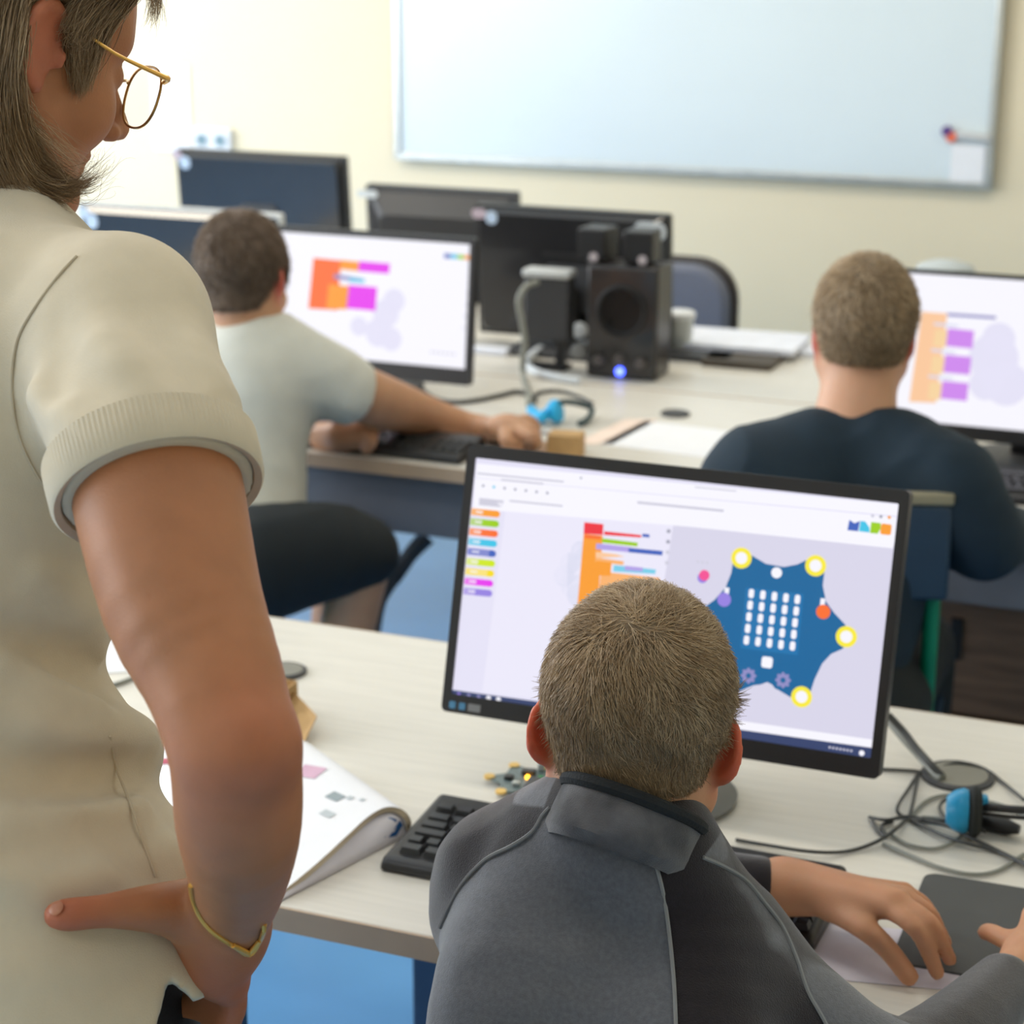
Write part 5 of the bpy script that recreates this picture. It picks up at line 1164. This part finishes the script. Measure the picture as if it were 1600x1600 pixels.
# opening under the sleeve, hem, slit at the side, neck
def cutf(P, d):
    q_ = P-hemC; al = q_ @ arm_dir; rad = np.linalg.norm(q_-al[:, None]*arm_dir, axis=1); m = np.where(rad < .105, al, -1)
    tl = (CR*.30-CU*1.0); d = np.where((rad < .115), np.maximum(d, al-.012), d)
    q2 = P-(SHL+(EL-SHL)*.42); dl = (EL-SHL)/np.linalg.norm(EL-SHL); al2 = q2 @ dl; rad2 = np.linalg.norm(q2-al2[:, None]*dl, axis=1); d = np.where(rad2 < .10, np.maximum(d, al2-.01), d)
    return d
H.fn(cutf); H.lo = H.lo[:]
slit0 = D(257, 1516, 1.40); slitL = D(248, 1600, 1.40); slitR = D(300, 1600, 1.40)
tuck = None
def hemf(P, d):
    d = np.maximum(d, hem_z-P[:, 2]+.0)
    # side slit: a wedge opening downwards between back and front panel, plus the lifted front flap
    v = P-C0; dep = v @ CF; X = 800+FPX*(v @ CR)/dep; Yp_ = 800-FPX*(v @ CU)/dep
    return d
wdg_a = slit0; sd_ = (CR*1.0); 
H.fn(hemf)
ws = D(262, 1560, 1.42)
for a, c, r_ in ((266, 1545, .0045), (275, 1570, .010), (282, 1600, .016), (290, 1640, .022)):
    p0 = D(a, c, 1.34); p1 = D(a+3, c, 1.50); H.cone(p0, p1, r_, r_, k=.002, sub=True)
p0, p1 = D(330, 1600, 1.34), D(345, 1600, 1.52); H.cone(p0, p1, .019, .019, k=.003, sub=True)
H.cone(neck1+np.array([0, 0, .035]), TO+TR @ np.array([0, -.02, -.05]), .052, .062, k=.012, sub=True)
# the thumb presses into the cloth
H.chain([D(322, 1430, 1.37), D(270, 1421, 1.345), D(225, 1420, 1.33), D(160, 1424, 1.318), D(90, 1430, 1.312)], [.020, .0195, .0162, .0122, .010], k=.006, sub=True)
shirt_m = mat('cream_pique_cotton', (.70, .605, .45), .85, noise=.03, bump=.28, nscale=40, ns2=1100, sheen=.2, spec=.15)
ho = sdf_obj('polo_shirt', H, .0036, shirt_m, t, rl=2)
# ribbed sleeve band
ax1 = arm_dir; u1 = CR-ax1*(CR @ ax1); u1 /= np.linalg.norm(u1); u2 = np.cross(ax1, u1)
b = MB(); rings = []; n = 240
tiltv = lambda a: .006*cos(a)
for (al, rr, rib) in ((-.020, .0655, 0), (-.018, .0690, 1), (-.008, .0690, 1), (.011, .0680, 1), (.0135, .0665, 0), (.011, .0620, 0), (-.018, .0585, 0)):
    rings.append([hemC+ax1*(al+.0*cos(2*pi*i/n+.2))+(u1*cos(2*pi*i/n)+u2*sin(2*pi*i/n))*(rr+(.0007*(i % 2) if rib else 0)) for i in range(n)])
b.add([p for r_ in rings for p in r_], [(j*n+i, j*n+(i+1) % n, (j+1)*n+(i+1) % n, (j+1)*n+i) for j in range(len(rings)-1) for i in range(n)])
b.build('sleeve_band', shirt_m, ho, smooth=True, off=np.array(t.location))
# seam lines
for pts in ([(120, 400), (92, 430), (55, 480), (28, 530), (19, 590), (24, 660), (45, 720), (75, 770)], [(172, 1150), (182, 1200), (205, 1260), (225, 1320), (243, 1370)]):
    P = [H.hit(*p) for p in pts]; P = [p for p in P if p is not None]
    g = H.grad(np.array(P)); b = MB(); b.tube([p+n_*.0003 for p, n_ in zip(P, g)], .0011, 6, smooth=5); b.build('seam', mat('seam_thread', (.60, .51, .37), .9), ho, smooth=True, off=np.array(t.location))
# collar: folded band round the neck
b = MB(); rings = []; n = 48; nc = neck1+np.array([0, 0, .0]); nax = (neck0-neck1); nax /= np.linalg.norm(nax); c1 = br-nax*(br @ nax); c1 /= np.linalg.norm(c1); c2 = np.cross(nax, c1)
for (al, rr) in ((-.012, .088), (.000, .086), (.020, .074), (.036, .064), (.039, .062), (.036, .059), (.01, .060)):
    rings.append([nc+nax*al+(c1*cos(2*pi*i/n)+c2*sin(2*pi*i/n))*rr for i in range(n)])
b.add([p for r_ in rings for p in r_], [(j*n+i, j*n+(i+1) % n, (j+1)*n+(i+1) % n, (j+1)*n+i) for j in range(len(rings)-1) for i in range(n)])
b.build('collar', shirt_m, ho, smooth=True, off=np.array(t.location))
# trousers
Tr = SDF(); 
for sg in (-1, 1): Tr.chain([D(-35, 1450, 1.49)+br*sg*.055, pel+br*sg*.070+np.array([0, 0, -.05])], [.114, .126], k=.05)
for sg in (-1, 1):
    h0 = pel+br*sg*.085+np.array([0, 0, -.10]); foot = np.array([h0[0], h0[1], .09]); Tr.chain([h0, (h0+foot)/2+bf*.015, foot], [.098, .072, .062], k=.05)
sdf_obj('trousers', Tr, .008, mat('black_denim', (.010, .010, .012), .75, bump=.3, ns2=700), t)
for sg in (-1, 1):
    h0 = pel+br*sg*.085; foot = np.array([h0[0], h0[1], .04]); S2 = SDF(); S2.chain([foot-bf*.03, foot+bf*.06, foot+bf*.15], [.040, .038, .030], k=.02); S2.fn(lambda P, d: np.maximum(d, .004-P[:, 2])); sdf_obj('shoe', S2, .008, mat('dark_shoe', (0, 0, 0)), t)
# thumb nail
P = B.hit(88, 1419); 
if P is not None:
    b = MB(); b.lathe([(.001, .0010), (.0042, .0007), (.0052, 0)], n=16, sx=1.0); o = b.build('nail', mat('nail_pink', (.50, .20, .11), .35), t, smooth=True)
    g = B.grad(np.array([P]))[0]; o.location = tuple(P+g*.0004-np.array(t.location)); o.rotation_euler = Vector(g).to_track_quat('Z', 'Y').to_euler()
# bracelet
front = [B.hit(*p) for p in ((298, 1384), (301, 1405), (312, 1432), (330, 1454), (350, 1469), (366, 1479), (390, 1492), (406, 1470), (413, 1448))]
front = [p-ray(350, 1430)*.0012 for p in front if p is not None]; fc_ = (front[0]+front[-1])/2
back_ = [fc_+CF*.05+(front[-1]-fc_)*.7, fc_+CF*.065, fc_+CF*.05+(front[0]-fc_)*.7]
b = MB(); b.tube(list(front)+back_+[front[0]], .0017, 8, smooth=4); bo = b.build('bracelet', gold_m, t, smooth=True, off=np.array(t.location))
P0, P1, P2 = [(B.hit(*p) if B.hit(*p) is not None else D(*p, 1.345))-ray(350, 1430)*.003 for p in ((364, 1477), (389, 1490), (405, 1470))]
b = MB(); b.tube([P0, P1], .0020, 8); b.tube([P1, P2], .0018, 8); b.build('clasp', gold_m, bo, smooth=True, off=np.array(t.location))
# glasses in head coordinates
def hp_(p): return TO+TR @ np.array(p)
fr_m = mat('dark_gold_frame', (.48, .27, .09), .3, metal=.9, noise=.05)
gl = thing('glasses', 'thin gold rimmed glasses worn by the woman at the left', 'glasses', TO)
def ringpts(cx_, k=36):
    out = []
    for i in range(k+1):
        a = 2*pi*i/k; rx = .0265; rz = .0225 if sin(a) > 0 else .0270
        out.append((cx_+rx*np.sign(cos(a))*abs(cos(a))**.85, .1095+.002*cos(a)*np.sign(cx_)*-1, -.0015+rz*np.sign(sin(a))*abs(sin(a))**.85))
    return out
for sx in (-1, 1):
    b = MB(); b.tube([hp_(p) for p in ringpts(sx*.034)], .0011, 8); b.build('rim', fr_m, gl, smooth=True, off=TO)
    pts = ringpts(sx*.034)[:-1]; b = MB(); b.poly([hp_(p) for p in pts]); o = b.build('lens', mat('spectacle_lens', (1, 1, 1), .0, trans=0, noise=0, alpha=.14, spec=.8), gl, off=TO)
    b = MB(); b.tube([hp_((sx*.0605, .1085, .010)), hp_((sx*.0690, .1055, .0125)), hp_((sx*.0735, .095, .0125)), hp_((sx*.0775, .05, .0150)), hp_((sx*.0800, .0, .0240)), hp_((sx*.083, -.020, .012))], [.0022, .0026, .0020, .0013, .0013, .0013], 8, smooth=4); b.build('temple', gold_m, gl, smooth=True, off=TO)
b = MB(); b.tube([hp_((-.0085, .110, .006)), hp_((0, .1135, .0085)), hp_((.0085, .110, .006))], .0012, 8, smooth=4); b.build('bridge', fr_m, gl, smooth=True, off=TO)
# hair: cap plus long strands following guide lines laid on the head
th_hair = attr_mat('ash_blonde_hair', 'tone', [(0, (.12, .066, .030)), (.5, (.36, .235, .125)), (1, (.74, .56, .37))], rough=.4, nz=.1, nscale=10)
th_shell = mat('ash_blonde_hair_mass', (.19, .135, .08), .7, noise=.4, nscale=30, bump=.4, ns2=150, stretch=(4, 4, .6))
ZT = np.array([[-.16, -.10], [-.075, -.095], [-.04, -.085], [-.026, -.05], [-.020, .018], [-.004, .036], [.012, .034], [.022, .008], [.030, -.010], [.040, .0], [.050, .035], [.07, .060], [.12, .075]])
HS = hair_shell(TR, TO, 1.0, .010, zy=ZT); HS.set(TR, TO); 
hso = sdf_obj('hair', HS, .0032, th_shell, t, rl=2)
BH = SDF(); BH.ops = [('s', B, 0), ('s', HS, .004)]; BH.lo = B.lo; BH.hi = B.hi
def guide(pts, lift=.004):
    out = []; last = None
    for (px, py) in pts:
        p = BH.hit(px, py, .9, 1.8)
        dep = None if p is None else (p-C0) @ CF
        out.append((px, py, dep))
    ds = [d_ for *_, d_ in out if d_ is not None] or [1.45]
    res = []
    prev = ds[0]
    for (px, py, d_) in out:
        if d_ is None or d_-prev > .035 or d_ > 1.60: d_ = prev
        prev = d_; res.append(D(px, py, d_-lift))
    return np.array(res)
allp = []; tones = []; rads = []
def bundle(g0, g1, n, lift=.004, fr=.0016, K=14, tone=.45, r=.00032, end=.35):
    A, C_ = np.array(catmull([Vector(p) for p in guide(g0, lift)], 4)), np.array(catmull([Vector(p) for p in guide(g1, lift)], 4))
    sA = np.linspace(0, 1, len(A)); sC = np.linspace(0, 1, len(C_))
    for i in range(n):
        u = rng.random(); e_ = 1-end*rng.random()**2; s0 = rng.random()*.08; ss = np.linspace(s0, e_, K)
        p = np.stack([np.interp(ss, sA, A[:, d_])*(1-u)+np.interp(ss, sC, C_[:, d_])*u for d_ in range(3)], 1)
        w_ = rng.normal(size=(3,))*fr; w2 = rng.normal(size=3)*fr
        p = p+w_*np.linspace(.4, 1.6, K)[:, None]+w2*np.sin(ss*7+i)[:, None]-CF*rng.random()*lift*.9
        allp.append(p); tones.append(np.clip(tone+.16*np.sin(u*23)+rng.normal()*.16, 0, 1)); rads.append(r*(.7+.6*rng.random()))
# crown sweeping back over the ear, front fringe, sideburn, back curtain, curl under the jaw
bundle([(225, -40), (150, -20), (95, -10), (50, 0), (20, 40)], [(150, -120), (80, -90), (30, -60), (0, -30), (-25, 20)], 1300)
bundle([(230, -30), (190, 0), (160, 30), (120, 70), (105, 60)], [(190, -60), (150, -20), (120, 10), (108, 30), (104, 45)], 700, fr=.0022)
bundle([(235, -30), (205, 5), (175, 45), (150, 100), (130, 145)], [(170, -20), (135, 20), (110, 50), (110, 90), (118, 140)], 1100, fr=.0022, tone=.5)
bundle([(180, -60), (215, -35), (240, -5), (246, 28)], [(230, -70), (240, -40), (250, -10), (236, 35)], 240, fr=.002, r=.00028)
bundle([(60, -40), (38, 10), (28, 80), (20, 150), (22, 230), (50, 290)], [(-20, -60), (-30, 20), (-45, 100), (-50, 180), (-45, 260), (-20, 310)], 2600, fr=.003, tone=.42)
bundle([(45, 5), (32, 60), (28, 120), (38, 190), (70, 250), (120, 285)], [(10, 60), (5, 130), (6, 200), (25, 260), (60, 300), (105, 315)], 1500, fr=.0028, tone=.40)
bundle([(30, 200), (55, 250), (90, 280), (120, 285), (150, 272)], [(0, 220), (25, 285), (65, 308), (105, 305), (135, 292)], 420, fr=.0022, tone=.42, end=.6, r=.00026)
bundle([(28, 160), (60, 190), (110, 240), (130, 290)], [(30, 180), (75, 235), (120, 265), (165, 262)], 70, fr=.004, r=.0002, tone=.7)
bundle([(60, 290), (110, 300), (150, 280), (175, 255)], [(50, 270), (110, 285), (145, 262), (168, 245)], 90, fr=.004, r=.0002, tone=.3, end=.6)
allp = np.array(allp); strands('hair_strands', None, allp, np.array(rads), th_hair, hso, np.array(tones))

# ================================================================== boy at the left, middle desk
t = thing('person', 'boy in a pale grey polo shirt and black shorts reaching for his mouse', 'person', tuple(np.array([*D(400, 900, 3.55)[:2], 0])))
mR = rotm(radians(8), radians(-16), radians(-3)); mO = D(382, 438, 3.56); mS = .96
B = SDF(); head_ops(B, mR, mO, mS, child=True, neck=1); B.set()
nk = D(395, 530, 3.57); B.cone(mO+mR @ np.array([0, -.02, -.05]), nk, .055, .055, k=.03)
tor = [(D(395, 600, 3.57), .10), (D(385, 720, 3.55), .10), (D(385, 820, 3.53), .10)]
B.chain([p for p, r in tor], [r for p, r in tor], k=.05)
RS = D(462, 562, 3.56); LSh = D(330, 545, 3.62)
B.chain([tor[0][0], RS, D(545, 607, 3.58), D(610, 632, 3.68), D(680, 655, 3.80), D(752, 674, 3.86)], [.08, .050, .052, .048, .038, .027], k=.025)
B.chain([tor[0][0], LSh, D(385, 640, 3.80), D(455, 682, 3.84), G(530, 682, .752)], [.08, .048, .042, .034, .028], k=.025)
fh = G(555, 678, .757); B.ell(fh, (.045, .035, .028), k=.02)
for k in range(4): q_ = G(572+k*3, 668+k*6, .757); B.chain([fh, q_, q_+np.array([-.012, .0, -.022])], [.016, .013, .011], k=.005)
B.chain([fh, G(530, 660, .78), G(545, 650, .79)], [.018, .013, .011], k=.005)
hn = G(795, 668, .775); B.ell(hn, (.048, .036, .020), k=.02); B.cone(D(752, 674, 3.86), hn, .027, .022, k=.02)
for k in range(4): B.chain([hn, G(822+k*3, 655+k*9, .775), G(836+k*1, 663+k*8, .760), G(838, 671+k*8, .745)], [.014, .0115, .0105, .009], k=.005)
B.chain([hn, G(790, 690, .765), G(812, 697, .750)], [.017, .013, .011], k=.006)
hipL, hipR = D(392, 868, 3.66), D(405, 880, 3.42)
kR = D(568, 866, 3.50); kL = D(540, 850, 3.78); fR = np.array([*G(470, 1040, .1)[:2], .08]); fR = np.array([kR[0]-.10, kR[1]-.06, .08]); fL = np.array([kL[0]-.06, kL[1]-.02, .08])
for h_, k_, f_ in ((hipR, kR, fR), (hipL, kL, fL)): B.chain([h_, k_, f_, f_+np.array([.12, .06, -.03])], [.080, .052, .040, .03], k=.02, m=1)
sdf_obj('body', B, .006, SKIN_T('left_boy_skin', (.52, .28, .16), (.60, .15, .10), .3), t, {'red': ear_mask(mR, mO, mS)}, rl=2)
HS = hair_shell(mR, mO, mS, .008); hs_o = sdf_obj('hair', HS, .005, hair_dk_shell, t, rl=2)
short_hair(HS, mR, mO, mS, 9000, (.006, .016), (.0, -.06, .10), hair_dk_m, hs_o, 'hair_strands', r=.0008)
H = SDF()
H.chain([D(392, 545, 3.57), D(395, 600, 3.57), D(382, 700, 3.55), D(376, 800, 3.52), D(380, 850, 3.50)], [.085, .118, .115, .112, .112], k=.05)
H.chain([D(340, 535, 3.62), D(330, 560, 3.64)], [.075, .07], k=.05)
H.chain([D(420, 545, 3.57), D(468, 565, 3.56), D(515, 590, 3.57), D(548, 612, 3.60)], [.070, .068, .066, .066], k=.04)
under(H, ([p for p, r in tor], [r for p, r in tor]), ([tor[0][0], RS, D(545, 607, 3.58)], [.08, .050, .052]), ([tor[0][0], LSh], [.08, .048]))
H.fn(lambda P, d: d+fabric(P, .0045, 26, .4)+fabric(P, .002, 55, 1.4))
ad = D(610, 632, 3.68)-D(515, 590, 3.57); ad /= np.linalg.norm(ad); hc = D(551, 612, 3.60)
def c2f(P, d):
    q_ = P-hc; al = q_ @ ad; rad = np.linalg.norm(q_-al[:, None]*ad, axis=1); return np.where(rad < .12, np.maximum(d, al), d)
H.fn(c2f); H.cone(nk+np.array([0, .0, .03]), mO, .048, .07, k=.02, sub=True)
gs = mat('pale_sage_cotton', (.60, .60, .53), .85, noise=.04, bump=.2)
ho2 = sdf_obj('polo_shirt', H, .006, gs, t, rl=2)
b = MB(); n = 32; rings = []; na = (mO-nk)/np.linalg.norm(mO-nk); a1 = np.cross(na, [0, 1, 0]); a1 /= np.linalg.norm(a1); a2 = np.cross(na, a1)
for al, rr in ((-.015, .098), (0, .095), (.028, .074), (.034, .068), (.028, .062), (0, .06)): rings.append([nk+na*al+(a1*cos(2*pi*i/n)+a2*sin(2*pi*i/n))*rr for i in range(n)])
b.add([p for r_ in rings for p in r_], [(j*n+i, j*n+(i+1) % n, (j+1)*n+(i+1) % n, (j+1)*n+i) for j in range(len(rings)-1) for i in range(n)]); b.build('collar', gs, ho2, smooth=True, off=np.array(t.location))
Sh = SDF(); Sh.chain([D(385, 835, 3.54), D(400, 880, 3.52)], [.105, .11], k=.04)
Sh.chain([hipR, D(500, 862, 3.46), D(566, 862, 3.49)], [.105, .088, .066], k=.03); Sh.chain([hipL, D(480, 850, 3.70), D(535, 848, 3.76)], [.10, .08, .062], k=.03)
under(Sh, ([hipR, hipR*.1+kR*.9], [.085, .057]), ([hipL, hipL*.1+kL*.9], [.085, .057]))
Sh.fn(lambda P, d: d+fabric(P, .004, 30, .9))
sdf_obj('shorts', Sh, .007, mat('black_cotton', (.006, .010, .012), .85, bump=.2), t, rl=2)
for f_ in (fR, fL):
    S2 = SDF(); S2.chain([f_+np.array([-.02, -.01, -.04]), f_+np.array([.12, .06, -.045])], [.038, .034], k=.02); S2.fn(lambda P, d: np.maximum(d, .003-P[:, 2])); sdf_obj('shoe', S2, .009, mat('dark_shoe', (0, 0, 0)), t)

# ================================================================== boy at the right, middle desk
rp = D(1335, 900, 2.98)
t = thing('person', 'boy with cropped hair in a dark navy T-shirt sitting with his back to us', 'person', (rp[0], rp[1], 0))
nR = rotm(radians(14), radians(-6), radians(2)); nO = D(1349, 522, 3.02); nS = .985
B = SDF(); head_ops(B, nR, nO, nS, child=.008, neck=1); B.set()
nk = D(1335, 668, 3.00); B.cone(nO+nR @ np.array([0, -.015, -.05]), nk, .056, .060, k=.03)
B.chain([nk, D(1325, 770, 3.00), D(1300, 950, 2.97), D(1275, 1040, 2.95)], [.052, .085, .09, .095], k=.03)
LSh, RSh = D(1165, 745, 2.98), D(1490, 765, 2.90); B.chain([LSh, D(1325, 765, 2.99), RSh], [.045, .065, .045], k=.03)
RE = D(1535, 845, 2.92); RWr = D(1660, 830, 3.25); B.chain([RSh, RE, RWr], [.046, .040, .028], k=.02, m=1)
LE = D(1110, 850, 3.05); LWr = np.array([-.72, 3.38, .765]); B.chain([LSh, LE, LWr], [.046, .040, .028], k=.02, m=1)
for w_, sx in ((RWr, 1), (LWr, -1)):
    h_ = w_+np.array([0, .06, -.01]); B.cone(w_, h_, .026, .028, k=.02)
    for k in range(4): q_ = h_+np.array([(.028-.018*k)*1, .035, 0]); B.chain([h_, q_, q_+np.array([0, .03, -.01]), q_+np.array([0, .045, -.022])], [.013, .0095, .009, .008], k=.005)
    B.chain([h_, h_+np.array([-sx*.04, .01, 0]), h_+np.array([-sx*.05, .035, -.008])], [.014, .011, .009], k=.006)
hp2 = D(1262, 1040, 2.95); hp2 = np.array([hp2[0], hp2[1], .55])
for sx in (-1, 1): kn = hp2+np.array([sx*.09, .36, -.02]); B.chain([hp2+np.array([sx*.08, 0, 0]), kn, kn+np.array([0, .0, -.45]), kn+np.array([0, .11, -.49])], [.085, .06, .045, .032], k=.03)
sdf_obj('body', B, .006, SKIN_T('right_boy_skin', (.58, .32, .20), (.60, .13, .09), .3), t, {'red': ear_mask(nR, nO, nS)}, rl=2)
ZN = ZY.copy(); ZN[:3, 1] = (-.044, -.042, -.040)
HS = hair_shell(nR, nO, nS, .007, zy=ZN); hs_o = sdf_obj('hair', HS, .0045, hair_shell_m, t, rl=2)
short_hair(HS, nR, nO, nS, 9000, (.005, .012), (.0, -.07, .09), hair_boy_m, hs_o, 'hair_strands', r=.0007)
H = SDF()
for sg in (-1, 1): H.chain([D(1335, 720, 3.00)+CR*sg*.02, D(1327, 770, 2.99)+CR*sg*.07, D(1300, 900, 2.97)+CR*sg*.055, D(1250, 1050, 2.95)+CR*sg*.045], [.080, .110, .105, .105], k=.04)
H.chain([D(1260, 700, 2.99), D(1180, 740, 2.98), D(1140, 800, 3.0), D(1118, 880, 3.03)], [.05, .072, .068, .062], k=.05)
H.chain([D(1400, 705, 2.96), D(1480, 752, 2.91), D(1520, 810, 2.90), D(1545, 838, 2.92), D(1580, 838, 3.0)], [.055, .072, .062, .056, .046], k=.04)
under(H, ([D(1330, 730, 3.00), D(1325, 770, 3.00), D(1300, 950, 2.97), D(1275, 1040, 2.95)], [.060, .085, .09, .095]), ([LSh, D(1325, 765, 2.99), RSh], [.045, .065, .045]), ([RSh, RE], [.050, .048]), ([RE, RE*.75+RWr*.25], [.048, .044]), ([LSh, LE, LE*.6+LWr*.4], [.048, .042, .037]))
H.fn(lambda P, d: d+fabric(P, .006, 24, 2.2)+fabric(P, .0035, 50, .3))
H.cone(nk+np.array([0, .0, -.034]), nO, .058, .07, k=.01, sub=True); H.fn(lambda P, d: np.maximum(d, .50-P[:, 2]))
sdf_obj('t_shirt', H, .006, mat('dark_navy_cotton', (.005, .019, .034), .85, bump=.2, noise=.1), t, rl=2)
Tr = SDF(); Tr.chain([hp2, hp2+np.array([0, 0, .12])], [.125, .12], k=.05)
for sx in (-1, 1): kn = hp2+np.array([sx*.09, .36, -.02]); Tr.chain([hp2+np.array([sx*.08, 0, 0]), kn, kn+np.array([0, .0, -.40])], [.098, .072, .058], k=.03)
sdf_obj('trousers', Tr, .008, mat('black_cotton', (0, 0, 0)), t)
for sx in (-1, 1):
    kn = hp2+np.array([sx*.09, .36, -.02]); S2 = SDF(); S2.chain([kn+np.array([0, -.02, -.505]), kn+np.array([0, .13, -.51])], [.04, .034], k=.02); S2.fn(lambda P, d: np.maximum(d, .003-P[:, 2])); sdf_obj('shoe', S2, .009, mat('dark_shoe', (0, 0, 0)), t)
